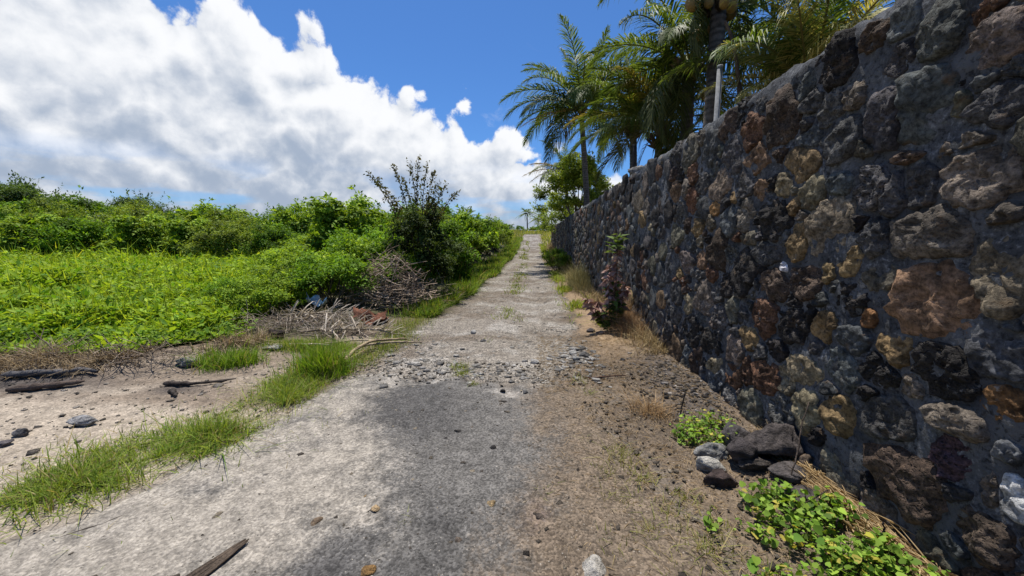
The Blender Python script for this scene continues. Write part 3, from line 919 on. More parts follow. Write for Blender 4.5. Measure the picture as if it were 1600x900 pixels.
x, y = scatter(30000, -2.4, 1.15, 3.9, 26, 1.9)
k = road_mask(x, y)
keep = (k > -0.15) & (asphalt_end(x, y) < RNG.normal(-0.15, 0.25, len(x))) & (fbm(x * 1.2, y * 1.2, 0, 3, 91) + RNG.normal(0, 0.4, len(x)) > -0.1)
x, y = x[keep][:6500], y[keep][:6500]
sz = RNG.lognormal(math.log(0.0125), 0.55, len(x))
pebbles('track_gravel', on_ground(x, y, 0.002), np.clip(sz, 0.008, 0.07), cols(len(x), (0.17, 0.155, 0.135), (0.40, 0.375, 0.335), jit=0.2, p=1.2), 'loose grey crushed gravel strewn over the track', 'gravel')
x, y = scatter(9000, -3.0, 1.8, 1.2, 4.6, 1.0)
keep = RNG.random(len(x)) < (0.08 + 0.5 * sst(-0.3, 0.6, x) + 0.5 * sst(3.6, 4.3, y))
x, y = x[keep], y[keep]
sz = np.clip(RNG.lognormal(math.log(0.009), 0.5, len(x)), 0.004, 0.035)
pebbles('road_grit', on_ground(x, y, 0.012), sz, cols(len(x), (0.07, 0.058, 0.048), (0.36, 0.30, 0.22), jit=0.2, p=2.0), 'brown grit and small chips scattered on the near road', 'grit')
x, y = scatter(1500, 0.95, 1.85, 3.0, 5.2, 1.0)
keep = np.exp(-((x - 1.6) / 0.35) ** 2 - ((y - 3.9) / 0.8) ** 2) > RNG.random(len(x)) * 0.8
x, y = x[keep], y[keep]
sz = np.clip(RNG.lognormal(math.log(0.014), 0.5, len(x)), 0.005, 0.045)
pebbles('charred_debris', on_ground(x, y, 0.004), sz, cols(len(x), (0.03, 0.028, 0.028), (0.34, 0.31, 0.29), jit=0.2, p=2.6), 'charred black and grey debris at the wall foot', 'debris')
x = np.concatenate([RNG.normal(0.66, 0.16, 150), RNG.normal(-0.55, 0.45, 110), RNG.normal(-1.5, 0.35, 50)])
y = np.concatenate([RNG.normal(5.0, 0.45, 150), RNG.normal(4.35, 0.22, 110), RNG.normal(4.6, 0.5, 50)])
pebbles('edge_rubble', on_ground(x, y, 0.006), np.clip(RNG.lognormal(math.log(0.033), 0.42, len(x)), 0.012, 0.09), cols(len(x), (0.14, 0.13, 0.12), (0.42, 0.40, 0.37), jit=0.15), 'pale broken rubble around the ragged end of the asphalt', 'rubble')
x, y = scatter(2500, -6.5, -2.3, 2.2, 5.6, 1.0)
keep = (field_edge(x) - y > 0) & (RNG.random(len(x)) < 0.5)
x, y = x[keep], y[keep]
pebbles('path_grit', on_ground(x, y, 0.004), np.clip(RNG.lognormal(math.log(0.011), 0.55, len(x)), 0.004, 0.05), cols(len(x), (0.10, 0.085, 0.07), (0.38, 0.34, 0.29), jit=0.2), 'fine grit and chips on the sandy side path', 'grit')


# ------------------------------------------------------------------ palms
def frond_mesh(name, L, a0, droop, nl, ll, seed, ca, cb, mat, curl=0.35, rach=(0.20, 0.22, 0.07), gaps=0.06, jit=1.0):
    rng = np.random.default_rng(seed)
    n = 18
    t = np.linspace(0, 1, n)
    ang = R(a0) - R(droop) * t ** 1.25
    ds = L / (n - 1)
    px = np.concatenate([[0], np.cumsum(np.cos(ang[:-1]) * ds)])
    pz = np.concatenate([[0], np.cumsum(np.sin(ang[:-1]) * ds)])
    py = 0.05 * L * np.sin(t * 2.0) * rng.normal(0, 0.5)
    P = np.stack([px, py + 0 * t, pz], 1)
    acc = Acc()
    tube(P, 0.028 * (1 - t) ** 0.7 * (L / 3.5) + 0.005, 5, np.array(rach)[None] * (1 - 0.3 * t[:, None]), acc)
    tl = np.linspace(0.13, 0.99, nl)
    for s in (-1, 1):
        tt = np.clip(tl + rng.normal(0, 0.004, nl), 0.1, 0.995)
        tt = tt[rng.random(nl) > gaps]
        m = len(tt)
        B = np.stack([np.interp(tt, t, P[:, q]) for q in range(3)], 1)
        an = np.interp(tt, t, ang)
        tan = np.stack([np.cos(an), 0 * an, np.sin(an)], 1)
        nor = np.stack([-np.sin(an), 0 * an, np.cos(an)], 1)
        side = np.array([0, s, 0.0])[None]
        al = R(72) - R(50) * tt + rng.normal(0, 0.11 * jit, m)
        lift = 0.25 + rng.normal(0, 0.16 * jit, m)
        d = unit(tan * np.cos(al)[:, None] + side * np.sin(al)[:, None] + nor * lift[:, None])
        ln = ll * np.clip(np.sin(np.pi * (0.16 + 0.80 * tt)), 0.12, 1) ** 0.7 * rng.uniform(0.85, 1.12, m)
        w = 0.050 * (L / 3.5) * (1 - 0.45 * tt)
        wd = unit(np.cross(d, nor + 0.5 * side * -1))
        g = np.array([0, 0, -1.0])[None]
        cu = curl * rng.uniform(0.6, 1.4, m)
        m1 = B + d * (ln * 0.45)[:, None] + g * (ln * 0.10 * cu)[:, None]
        m2 = B + d * (ln * 0.78)[:, None] + g * (ln * 0.42 * cu)[:, None]
        tip = B + d * (ln * 0.95)[:, None] + g * (ln * 0.95 * cu)[:, None]
        W = (w * 0.5)[:, None]
        V = np.stack([B - wd * W * 0.5, B + wd * W * 0.5, m1 - wd * W, m1 + wd * W, m2 - wd * W * 0.75, m2 + wd * W * 0.75, tip], 1)
        b = np.arange(m)[:, None] * 7
        Q = np.concatenate([b + [0, 1, 3, 2], b + [2, 3, 5, 4]])
        T = b + [4, 5, 6]
        c = cols(m, ca, cb, rng, 0.15)
        cc = np.repeat(c[:, None, :], 7, 1)
        acc.add(V.reshape(-1, 3), T, Q, cc.reshape(-1, 3))
    return acc.mesh(name, mat, False)


GA, GB = (0.05, 0.095, 0.018), (0.17, 0.225, 0.045)
YA, YB = (0.16, 0.17, 0.03), (0.34, 0.27, 0.07)
DA, DB = (0.22, 0.16, 0.09), (0.38, 0.29, 0.17)
FR = {
    'up': frond_mesh('frond', 3.6, 84, 38, 86, 0.72, 1, GA, GB, M['frond'], 0.30),
    'hi': frond_mesh('frond', 3.9, 66, 70, 89, 0.80, 2, GA, GB, M['frond'], 0.38),
    'mid': frond_mesh('frond', 4.0, 40, 78, 89, 0.84, 3, GA, GB, M['frond'], 0.50),
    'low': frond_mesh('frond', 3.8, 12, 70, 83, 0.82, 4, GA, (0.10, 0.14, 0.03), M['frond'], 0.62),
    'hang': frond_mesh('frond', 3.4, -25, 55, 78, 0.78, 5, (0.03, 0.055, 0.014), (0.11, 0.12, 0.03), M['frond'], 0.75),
    'yellow': frond_mesh('frond', 3.6, 30, 72, 81, 0.78, 6, YA, YB, M['frond'], 0.5, (0.3, 0.25, 0.08)),
    'arch': frond_mesh('frond', 3.4, 22, 56, 99, 0.80, 7, (0.17, 0.20, 0.05), (0.52, 0.46, 0.19), M['frond'], 0.55, (0.34, 0.30, 0.12)),  # pale leaflet colours put the look of sunlight into these fronds
    'drylow': frond_mesh('frond', 3.2, 2, 40, 56, 0.62, 8, (0.25, 0.20, 0.09), (0.42, 0.32, 0.16), M['dry'], 0.7, (0.30, 0.22, 0.10), 0.15),
    'dead': frond_mesh('frond', 2.2, -55, 35, 34, 0.5, 9, (0.10, 0.06, 0.035), (0.22, 0.14, 0.08), M['dry'], 0.9, (0.16, 0.10, 0.06), 0.3),
}


def coconut_mesh():
    me = rock_mesh((0.20, 0.20, 0.25), 5, (0.22, 0.14, 0.04), 6, 0, 0.05)
    me.materials.clear()
    me.materials.append(M['husk'])
    me.name = 'coconut'
    return me


COCO = coconut_mesh()


def trunk_mesh(hgt, r0, r1, lean, seed, col=(0.14, 0.12, 0.10)):
    rng = np.random.default_rng(seed)
    n = int(hgt / 0.045)
    t = np.linspace(0, 1, n)
    x = lean[0] * t ** 1.6
    y = lean[1] * t ** 1.6
    rad = (r0 + (r1 - r0) * t) * (1 + 0.30 * np.exp(-t * hgt / 0.35)) * (1 + 0.035 * np.sin(t * hgt / 0.11 * 2 * np.pi) + 0.03 * rng.normal(size=n))
    P = np.stack([x, y, t * hgt], 1)
    band = 0.8 + 0.35 * np.sin(t * hgt / 0.11 * 2 * np.pi)
    c = np.array(col)[None] * band[:, None] * (1 + 0.12 * rng.normal(size=(n, 1)))
    return tube(P, rad, 12, np.clip(c, 0.01, 0.6)).mesh('trunk', M['bark']), P[-1]


def palm(x, y, hgt, r, lean, seed, label, plan, scale=1.0, nuts=0, group='coconut palms behind the wall', z0=None):
    """plan: list of (frond kind, azimuth deg, elevation tilt deg, scale)"""
    z = float(gz(np.array([x]), np.array([y]))[0]) if z0 is None else z0
    root = thing('coconut_palm', label, 'palm tree', (x, y, z), 0, group)
    me, top = trunk_mesh(hgt, r * 1.15, r * 0.85, lean, seed)
    link('trunk', me, root)
    # fibrous crown shaft
    acc = Acc()
    rng = np.random.default_rng(seed)
    for q in range(26):
        a = rng.random() * 6.28
        o = top + np.array([math.cos(a) * r, math.sin(a) * r, rng.uniform(-0.55, 0.05)])
        e = o + np.array([math.cos(a) * rng.uniform(0.10, 0.32), math.sin(a) * rng.uniform(0.10, 0.32), rng.uniform(0.05, 0.40)])
        tube(np.linspace(o, e, 4), [0.055, 0.045, 0.035, 0.008], 5, rng.uniform(0.5, 1.2) * np.array((0.12, 0.085, 0.05)), acc)
    link('leaf_sheath', acc.mesh('leaf_sheath', M['bark']), root)
    for kind, az, tilt, s in plan:
        o = link('frond', FR[kind], root, top + np.array([math.cos(R(az)) * r * 0.7, math.sin(R(az)) * r * 0.7, rng.uniform(-0.1, 0.12)]),
                 (rng.normal(0, 0.15), -R(tilt), R(az)), s * scale)
        o.rotation_mode = 'XYZ'
    for q in range(nuts):
        a = q * 2.4 + seed
        rr_ = r + 0.10 + 0.13 * (q % 3)
        link('coconut', COCO, root, top + np.array([math.cos(a) * rr_, math.sin(a) * rr_, -0.28 - 0.16 * ((q * 7) % 4)]), (rng.normal(0, 0.4), rng.normal(0, 0.4), a), rng.uniform(0.6, 0.85))
    return root


def plan(n, seed, kinds=('up', 'hi', 'hi', 'mid', 'mid', 'mid', 'low', 'low', 'hang'), s=1.0, extra=()):
    rng = np.random.default_rng(seed)
    out = []
    for i in range(n):
        k = kinds[min(int(i / n * len(kinds)), len(kinds) - 1)]
        out.append((k, (i * 137.5 + rng.normal(0, 12)) % 360, rng.normal(0, 6), s * rng.uniform(0.85, 1.1)))
    return out + list(extra)


palm(3.05, 20.0, 8.0, 0.15, (-0.55, 0.0), 1, 'tallest coconut palm standing clear left of the other palms', plan(30, 1, s=1.02, extra=[('drylow', 185, 0, 0.95), ('dead', 230, 0, 0.8), ('dead', 300, 0, 0.8), ('low', 176, 4, 0.9)]), nuts=5)
palm(3.2, 11.9, 5.2, 0.12, (-0.05, 0.3), 2, 'short palm with a bare slim trunk beside the post on the wall', plan(20, 2, s=0.54, extra=[('yellow', 170, 0, 0.6), ('yellow', 250, 10, 0.6), ('yellow', 300, 30, 0.6), ('dead', 200, 0, 0.6)]))
palm(3.5, 10.9, 4.6, 0.12, (0.05, 0.0), 3, 'short palm with reddish dead leaves hanging under its crown', plan(24, 3, s=0.64, extra=[('yellow', 100, 20, 0.6), ('yellow', 215, 30, 0.62), ('dead', 160, 0, 0.6), ('dead', 280, 0, 0.6), ('dead', 20, 0, 0.6)]))
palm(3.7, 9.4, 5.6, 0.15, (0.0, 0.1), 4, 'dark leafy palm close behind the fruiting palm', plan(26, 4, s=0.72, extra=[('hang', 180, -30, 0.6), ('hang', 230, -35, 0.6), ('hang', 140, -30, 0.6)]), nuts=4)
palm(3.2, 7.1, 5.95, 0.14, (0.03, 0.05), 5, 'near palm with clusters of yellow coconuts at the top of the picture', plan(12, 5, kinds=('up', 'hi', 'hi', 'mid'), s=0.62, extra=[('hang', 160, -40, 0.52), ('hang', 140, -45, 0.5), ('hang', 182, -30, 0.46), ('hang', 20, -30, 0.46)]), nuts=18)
palm(4.3, 6.3, 3.75, 0.15, (0.0, 0.0), 6, 'low palm with sunlit arching leaves just over the wall', plan(14, 6, kinds=('up', 'hi', 'mid', 'mid'), s=0.62, extra=[('arch', 178, 0, 0.46), ('arch', 205, -8, 0.44), ('arch', 192, 24, 0.48), ('arch', 230, 18, 0.60), ('arch', 250, 2, 0.60), ('arch', 268, 20, 0.66), ('arch', 300, 14, 0.66), ('arch', 325, 30, 0.6), ('arch', 215, 40, 0.5)]))
palm(5.4, 8.4, 4.4, 0.15, (0.0, 0.0), 7, 'palm behind the low one, mostly hidden by its leaves', plan(22, 7, s=0.60), nuts=0)
palm(2.75, 27.5, 5.9, 0.14, (-0.3, 0.0), 8, 'small palm with drooping straw-coloured leaves behind the leafy tree', plan(14, 8, s=0.72, extra=[('drylow', 178, 8, 0.95), ('drylow', 160, 30, 0.85), ('drylow', 200, -6, 0.85), ('drylow', 190, 22, 0.8)]))


# far palms on the rise: trunk and crown only
def far_palm(x, y, hgt, seed, label):
    rng = np.random.default_rng(seed)
    z = float(gz(np.array([x]), np.array([y]), False)[0])
    root = thing('coconut_palm', label, 'palm tree', (x, y, z), 0, 'distant palms at the end of the track')
    me, top = trunk_mesh(hgt, 0.2, 0.14, (rng.normal(0, 0.4), 0), seed)
    link('trunk', me, root)
    acc = Acc()
    for i in range(16):
        az = i * 2.4
        el = R(rng.uniform(-20, 75))
        t = np.linspace(0, 1, 7)[:, None]
        d = np.array([math.cos(az) * math.cos(el), math.sin(az) * math.cos(el), math.sin(el)])
        P = top + d * t * 3.6 + np.array([0, 0, -1.7]) * t ** 2
        nn = 26
        tt = np.linspace(0.1, 1, nn)
        B = np.stack([np.interp(tt, t[:, 0], P[:, q]) for q in range(3)], 1)
        for s in (-1, 1):
            sd = np.array([-math.sin(az) * s, math.cos(az) * s, -0.5])
            leaves(acc, B, np.repeat((sd + 0.5 * d)[None], nn, 0), np.repeat(np.array([[0, 0, 1.0]]), nn, 0), 0.75 * np.sin(np.pi * (0.2 + 0.75 * tt)), np.full(nn, 0.14), cols(nn, GA, GB, rng))
    link('crown', acc.mesh('crown', M['frond'], False), root)


far_palm(-1.0, 112, 5.8, 31, 'distant palm standing alone left of the others at the track end')
far_palm(2.1, 118, 4.4, 32, 'distant shorter palm in the middle of the far group')
far_palm(3.9, 116, 5.8, 33, 'distant tall palm on the right of the far group')
far_palm(6.8, 122, 4.6, 34, 'distant low palm partly behind the leafy tree')
far_palm(-11.5, 70, 3.2, 35, 'far palm top showing over the roadside bushes')


# ------------------------------------------------------------------ shrubs and trees
def shrub_mesh(seed, H, Rr, nclump, nleaf, ls, ca, cb, low=-0.15, mat=None, flat=0.8, sub=0.34, shellpow=0.5):
    rng = np.random.default_rng(seed)
    acc = Acc()
    sphi = rng.uniform(low, 1.0, nclump)
    th = np.arange(nclump) * 2.39996 + rng.normal(0, 0.4, nclump)
    kr = rng.uniform(0.55, 0.98, nclump)
    cphi = np.sqrt(np.clip(1 - sphi ** 2, 0, 1))
    lobe = (1 + 0.25 * np.sin(th * 2 + seed) + 0.15 * np.sin(th * 5 + seed * 2)) * rng.uniform(0.8, 1.15, nclump)
    cc = np.stack([Rr * cphi * np.cos(th) * kr * lobe, Rr * cphi * np.sin(th) * kr * lobe, H * (0.36 + 0.52 * sphi * kr)], 1)
    rc = Rr * sub * rng.uniform(0.6, 1.25, nclump)
    ctint = rng.normal(0, 0.24, nclump)
    pick = rng.choice(nclump, nleaf, p=rc ** 2 / (rc ** 2).sum())
    u = rnd_dirs(nleaf, rng)
    u[:, 2] = np.where(u[:, 2] < -0.35, -u[:, 2], u[:, 2])
    rad = rc[pick] * rng.random(nleaf) ** shellpow
    C = cc[pick] + u * rad[:, None] * np.array([1, 1, flat])
    C[:, 2] = np.maximum(C[:, 2], rng.uniform(0.0, 0.2, nleaf))
    Nn = unit(u * 0.50 + np.array([0, 0, 0.80]) + rng.normal(0, 0.36, (nleaf, 3)))
    D = unit(np.cross(Nn, rnd_dirs(nleaf, rng)) + np.array([0, 0, -0.15]))
    L = ls * np.clip(rng.lognormal(0, 0.28, nleaf), 0.5, 1.8)
    c = cols(nleaf, ca, cb, rng, 0.16) * (1 + ctint[pick])[:, None]
    leaves(acc, C, D, Nn, L, L * rng.uniform(0.42, 0.62, nleaf), np.clip(c, 0.006, 0.6))
    # upright shoots breaking the outline
    ns = nclump * 2
    si = rng.integers(0, nclump, ns)
    sd = unit(cc[si] - np.array([0, 0, H * 0.2]) + np.array([0, 0, 0.5 * H]) + rng.normal(0, 0.35 * H, (ns, 3)))
    sl = rc[si] * rng.uniform(1.0, 1.9, ns)
    per = 11
    tt_ = np.tile(np.linspace(0.35, 1.0, per), ns)
    Cs = np.repeat(cc[si], per, 0) + np.repeat(sd * sl[:, None], per, 0) * tt_[:, None] + np.array([0, 0, -0.12])[None] * (tt_ ** 2)[:, None] + rng.normal(0, ls * 0.25, (ns * per, 3))
    Cs[:, 2] = np.maximum(Cs[:, 2], 0.05)
    m_ = ns * per
    Ls = ls * 1.1 * rng.lognormal(0, 0.25, m_)
    leaves(acc, Cs, unit(np.repeat(sd, per, 0) + rng.normal(0, 0.7, (m_, 3))), unit(np.array([0, 0, 0.8]) + rng.normal(0, 0.45, (m_, 3))), Ls, Ls * 0.5, np.clip(cols(m_, ca, cb, rng, 0.2) * 1.1, 0.006, 0.6))
    fol = acc.mesh('foliage', mat or M['leaf'], False)
    st = Acc()
    for i in range(0, nclump, max(1, nclump // 14)):
        b = rng.normal(0, 0.10 * Rr, 3)
        b[2] = -0.05
        mid = (b + cc[i]) * 0.5 + rng.normal(0, 0.10 * Rr, 3)
        t = np.linspace(0, 1, 6)[:, None]
        P = (1 - t) ** 2 * b + 2 * t * (1 - t) * mid + t ** 2 * cc[i]
        tube(P, np.linspace(0.032, 0.008, 6) * max(0.6, H / 3), 5, (0.10, 0.08, 0.055), st)
    return fol, st.mesh('stem', M['bark'])


LG, DG, YG = (0.075, 0.155, 0.013), (0.20, 0.35, 0.024), (0.33, 0.46, 0.042)
SH = [shrub_mesh(201 + i, 3.2, 1.75, [46, 60, 38, 54][i], 9500, [0.125, 0.10, 0.16, 0.12][i], [LG, (0.09, 0.15, 0.02), LG, (0.05, 0.11, 0.012)][i], [DG, (0.27, 0.34, 0.06), YG, (0.15, 0.27, 0.025)][i], sub=[0.30, 0.24, 0.33, 0.27][i]) for i in range(4)]
SN = [shrub_mesh(221 + i, 1.5, 0.95, 40, 8000, 0.062, LG, DG if i % 2 else YG, sub=0.30) for i in range(3)]


def put_shrub(x, y, s, rz, mesh, label, group=None, cat='shrub', name='shrub', z=None):
    zz = float(gz(np.array([x]), np.array([y]), False)[0]) - 0.03 if z is None else z
    root = thing(name, label, cat, (x, y, zz), rz, group)
    root.scale = s
    link('foliage', mesh[0], root)
    link('stem', mesh[1], root)
    return root


rg = np.random.default_rng(5)
NTH = ['first', 'second', 'third', 'fourth', 'fifth', 'sixth', 'seventh', 'eighth', 'ninth', 'tenth', 'eleventh', 'twelfth', 'thirteenth', 'fourteenth']
THL = ['low leafy shrub, %s from the right in front row of thicket', 'rounded shrub, %s from the right in middle row of thicket', 'taller shrub, %s from the right in back row of thicket']
xs_ = np.arange(-31, -5.2, 2.15)
for i, x in enumerate(xs_):
    for row, (yy, h0) in enumerate(((16.6, 0.76), (19.6, 0.96), (23.5, 1.06))):
        xx = x * (1 + 0.17 * row) + rg.normal(0, 0.5) + 0.7 * row
        y_ = yy + rg.normal(0, 0.6) - 0.06 * max(0, -x - 18)
        s = h0 * rg.uniform(0.86, 1.12)
        lf = sst(-19, -27, xx) * 0.30 * (row > 0)
        put_shrub(xx, y_, (s * rg.uniform(1.0, 1.25), s * rg.uniform(0.95, 1.2), s * (1 + lf)), rg.random() * 6.28, SH[rg.integers(4)], THL[row] % NTH[len(xs_) - 1 - i], 'thicket shrubs behind the field')
# bigger trees at far left
TR = shrub_mesh(240, 6.0, 3.2, 70, 15000, 0.17, (0.04, 0.075, 0.016), (0.095, 0.15, 0.035), sub=0.26)
for x, y, s, lb in ((-30.5, 21.5, 0.80, 'spreading grey-green tree at the far left above the field'), (-36.0, 25.0, 0.92, 'taller dark tree behind the grey-green one at far left'), (-31.5, 29.0, 0.78, 'dark tree sloping down behind the thicket at the left')):
    t_ = put_shrub(x, y, (s, s, s * 0.98), x, TR, lb, None, 'tree', 'broadleaf_tree')
    for ch in t_.children:
        ch.name = 'crown' if ch.name.startswith('foliage') else 'trunk'
# roadside bushes beyond the tall shrub
RB = [(-3.2, 13.4, 0.74), (-4.4, 15.5, 0.92), (-3.2, 17.2, 0.84), (-4.4, 19.5, 1.0), (-3.1, 21.5, 0.86), (-3.0, 25.5, 0.86), (-2.8, 29.5, 0.80), (-3.2, 34.0, 0.76), (-3.4, 39.0, 0.68), (-3.9, 45.0, 0.62), (-6.5, 13.4, 0.95), (-7.6, 16.4, 1.0), (-6.4, 22.5, 1.05), (-9.0, 20.5, 1.0)]
ORD = ['nearest leafy green', 'second nearest leafy green', 'third nearest leafy green', 'fourth nearest leafy green', 'fifth nearest leafy green', 'sixth nearest leafy green', 'fourth from last leafy', 'third from last leafy', 'second from last leafy', 'farthest leafy green']
for i, (x, y, s) in enumerate(RB):
    put_shrub(x, y, (s * 0.95, s * 1.15, s), i * 1.7, SH[i % 4], (ORD[i] + ' bush in the row along the left of the track') if i < 10 else ['', '', '', '', '', '', '', '', '', '', 'bush behind the nearest one, left of the spindly shrub', 'bush at the right end of the thicket, behind the field shrubs', 'bush behind the fourth nearest bush along the track', 'bush between the thicket and the bushes along the track'][i], 'bushes along the left of the track')
# near shrubs around the debris heap
NS = [(-5.05, 6.75, 0.62, 0, 'low dark-green leafy shrub between grass field and dead palm leaves'), (-4.30, 7.75, 0.92, 1, 'dense bright-green shrub behind the dead palm leaves'),
      (-5.25, 8.3, 0.95, 2, 'leafy shrub behind the dense bright-green one, at the field side'), (-3.9, 9.7, 1.12, 0, 'green shrub rising behind the brushwood heap'),
      (-3.2, 9.15, 0.88, 1, 'green shrub growing over the back of the brushwood heap'),
      (-6.2, 7.4, 0.55, 1, 'small shrub standing in the grass field'), (-4.7, 10.6, 1.35, 1, 'tall green shrub behind the brushwood, left of the spindly one'),
      (-6.4, 9.7, 0.95, 2, 'broad shrub at the right end of the grass field'), (-7.6, 11.8, 1.15, 0, 'bushy shrub where field and thicket meet'),
      (-5.8, 12.4, 1.5, 1, 'large shrub behind the broad one near the spindly shrub')]
for i, (x, y, s, m_, lb) in enumerate(NS):
    put_shrub(x, y, (s, s * 1.05, s * 0.92), i * 2.1, SN[m_], lb)
# spindly tall shrub with open sprays
def spindly():
    rng = np.random.default_rng(77)
    H_, R_ = 2.95, 1.12
    fol, st = shrub_mesh(250, H_, R_, 60, 20000, 0.07, (0.032, 0.055, 0.014), (0.085, 0.125, 0.028), low=-0.4, sub=0.26)
    root = thing('shrub', 'tall dark spindly shrub with open sprays against the sky beside the track', 'shrub', (-2.92, 9.7, 0.0))
    link('foliage', fol, root)
    link('stem', st, root)
    acc, lv = Acc(), Acc()
    ends = [(-1.35, 0.1, 3.35), (-1.0, -0.2, 3.15), (-0.65, 0.0, 3.55), (-0.25, 0.1, 3.60), (0.05, 0.0, 3.72), (0.25, 0.1, 3.60), (0.42, 0.1, 3.35), (0.75, 0.0, 3.0), (1.0, 0.1, 2.85), (-0.9, 0.2, 2.9), (0.6, -0.1, 3.05), (-0.45, 0.2, 3.2)]
    for e in ends:
        e = np.array(e)
        b = np.array([e[0] * 0.25, e[1], 1.5])
        t = np.linspace(0, 1, 14)[:, None]
        mid = (b + e) / 2 + np.array([-0.12 * np.sign(e[0]), 0, 0.2])
        P = (1 - t) ** 2 * b + 2 * t * (1 - t) * mid + t ** 2 * e
        tube(P, np.linspace(0.014, 0.004, 14), 4, (0.11, 0.085, 0.06), acc)
        m = 150
        ti = rng.uniform(0.3, 1.0, m)
        B = np.stack([np.interp(ti, t[:, 0], P[:, q]) for q in range(3)], 1) + rng.normal(0, 0.035, (m, 3))
        D = unit(rnd_dirs(m, rng) + (e - b) * 0.4)
        L = 0.068 * rng.lognormal(0, 0.3, m)
        leaves(lv, B, D, rnd_dirs(m, rng) + np.array([0, 0, 0.8]), L, L * 0.55, cols(m, (0.05, 0.06, 0.018), (0.15, 0.13, 0.04), rng))
    link('branch', acc.mesh('branch', M['bark']), root)
    link('spray_leaves', lv.mesh('spray_leaves', M['leaf'], False), root)


spindly()
# leafy tree overhanging the wall
LT = shrub_mesh(260, 5.4, 2.15, 80, 26000, 0.12, (0.11, 0.17, 0.02), (0.36, 0.43, 0.06), low=-0.35, sub=0.24)
lt = thing('broadleaf_tree', 'bright green leafy tree leaning over the far part of the wall', 'tree', (2.75, 22.5, 0.35))
lt.scale = (1.0, 1.0, 1.0)
link('crown', LT[0], lt, (0, 0, 1.7))
link('branch', LT[1], lt, (0, 0, 1.7))
link('trunk', tube(np.array([(0, 0, -0.4), (0.05, 0, 0.8), (0.0, 0.05, 2.0), (-0.1, 0, 3.6)]), [0.12, 0.10, 0.08, 0.04], 8, (0.10, 0.08, 0.06)).mesh('trunk', M['bark']), lt)
put_shrub(1.30, 17.4, (0.72, 0.8, 0.86), 0.3, SN[2], 'round green bush on the verge against the far wall')
put_shrub(2.95, 30.0, (1.2, 1.3, 1.5), 0.3, SH[1], 'shrub rising behind the far end of the wall')
# end of the track
for i, (x, y, s) in enumerate(sorted([(-9, 74, 0.8), (-6, 95, 0.8), (-3, 102, 0.7), (3.2, 100, 0.9), (6, 104, 1.0), (10, 108, 1.2), (0.8, 108, 0.7), (-13, 92, 0.9), (15, 112, 1.3), (-20, 100, 1.2), (5.0, 88, 0.5), (-1.8, 98, 0.45)], key=lambda q: q[0] / q[1])):
    put_shrub(x, y, (s * 1.3, s, s * 0.8), i * 1.1, SH[i % 4], 'small distant shrub where the track ends, %s from the left' % NTH[i], 'distant shrubs at the end of the track')


# ------------------------------------------------------------------ grasses
def grass_patch(name, x, y, h, w, ca, cb, label, mat='grass', lean=0.35, curve=0.55, cat='grass', seg=3, p=1.0, kind='stuff', dz=0.0, jit=0.18, straw=0.12):
    n = len(x)
    acc = Acc()
    C = on_ground(x, y, -0.01 + dz)
    hh = np.broadcast_to(h, (n,)) * np.clip(RNG.lognormal(0, 0.3, n), 0.4, 2.0) * (1 + 0.45 * np.clip(fbm(x * 3.3, y * 3.3, 0, 3, 68), -1, 1))
    ww = np.broadcast_to(w, (n,)) * RNG.uniform(0.7, 1.3, n)
    cl = cols(n, ca, cb, jit=jit, p=p)
    if mat == 'grass':
        dead = RNG.random(n) < straw
        cl[dead] = cols(int(dead.sum()), (0.22, 0.17, 0.08), (0.42, 0.34, 0.17))
    blades(acc, C, hh, ww, RNG.random(n) * 6.283, RNG.normal(0, lean, n), np.abs(RNG.normal(0, curve, n)), cl, seg)
    return tag(link(name, acc.mesh(name, M[mat], False)), label, cat, kind=kind)


# open field
n = 115000
u = RNG.random(n)
y = 3.9 * (19.5 / 3.9) ** u
x = -RNG.uniform(2.1, 1.75 * y + 4.5, n)
keep = (y > field_edge(x) + 0.05 + 0.15 * fbm(x * 2, y * 2, 0, 3, 3)) & (x < -2.2) & ~((x > -5.2) & (y > 6.9))
pile_hole = (x > -4.9) & (y < 7.4) & (y > 5.0 + 0.3 * (x + 4.9))
keep &= ~pile_hole
x, y = x[keep], y[keep]
d = np.hypot(x, y)
patch = fbm(x * 0.5, y * 0.5, 0, 3, 15)
clump = fbm(x * 1.7, y * 1.7, 0, 3, 16)
h = (0.20 + 0.017 * d) * (1 + 0.35 * patch + 0.55 * clump) * np.where(d < 7, 0.85, 1.0)
h = h * (0.35 + 0.65 * sst(0.0, 1.6, y - field_edge(x)))
tx = np.clip(0.5 + 0.5 * patch, 0, 1)[:, None]
acc = Acc()
nb = len(x)
blades(acc, on_ground(x, y, -0.01), h * np.clip(RNG.lognormal(0, 0.3, nb), 0.4, 1.8), (0.010 + 0.0016 * d) * RNG.uniform(0.7, 1.4, nb), RNG.random(nb) * 6.283, RNG.normal(0, 0.35, nb), np.abs(RNG.normal(0, 0.6, nb)),
       np.clip(cols(nb, (0.14, 0.25, 0.016), (0.42, 0.50, 0.06), jit=0.2) * (0.7 + 0.6 * tx) * np.array([1, 1, 1]), 0, 0.6), 3)
wl = RNG.choice(nb, 85000)
Cw = on_ground(x[wl], y[wl], 0) + np.array([0, 0, 1.0]) * (h[wl] * RNG.uniform(0.5, 1.05, len(wl)))[:, None]
Lw = (0.05 + 0.007 * np.minimum(d[wl], 16)) * np.clip(RNG.lognormal(0, 0.3, len(wl)), 0.5, 1.7)
leaves(acc, Cw, rnd_dirs(len(wl)) * np.array([1, 1, 0.6]) + np.array([0, 0, 0.25]), rnd_dirs(len(wl)) * 0.5 + np.array([0, 0, 1.0]), Lw, Lw * 0.42, cols(len(wl), (0.10, 0.23, 0.016), (0.36, 0.48, 0.045), jit=0.2))
tag(link('field_grass', acc.mesh('field_grass', M['grass'], False)), 'lush bright green grass and weeds filling the left field', 'grass', kind='stuff')

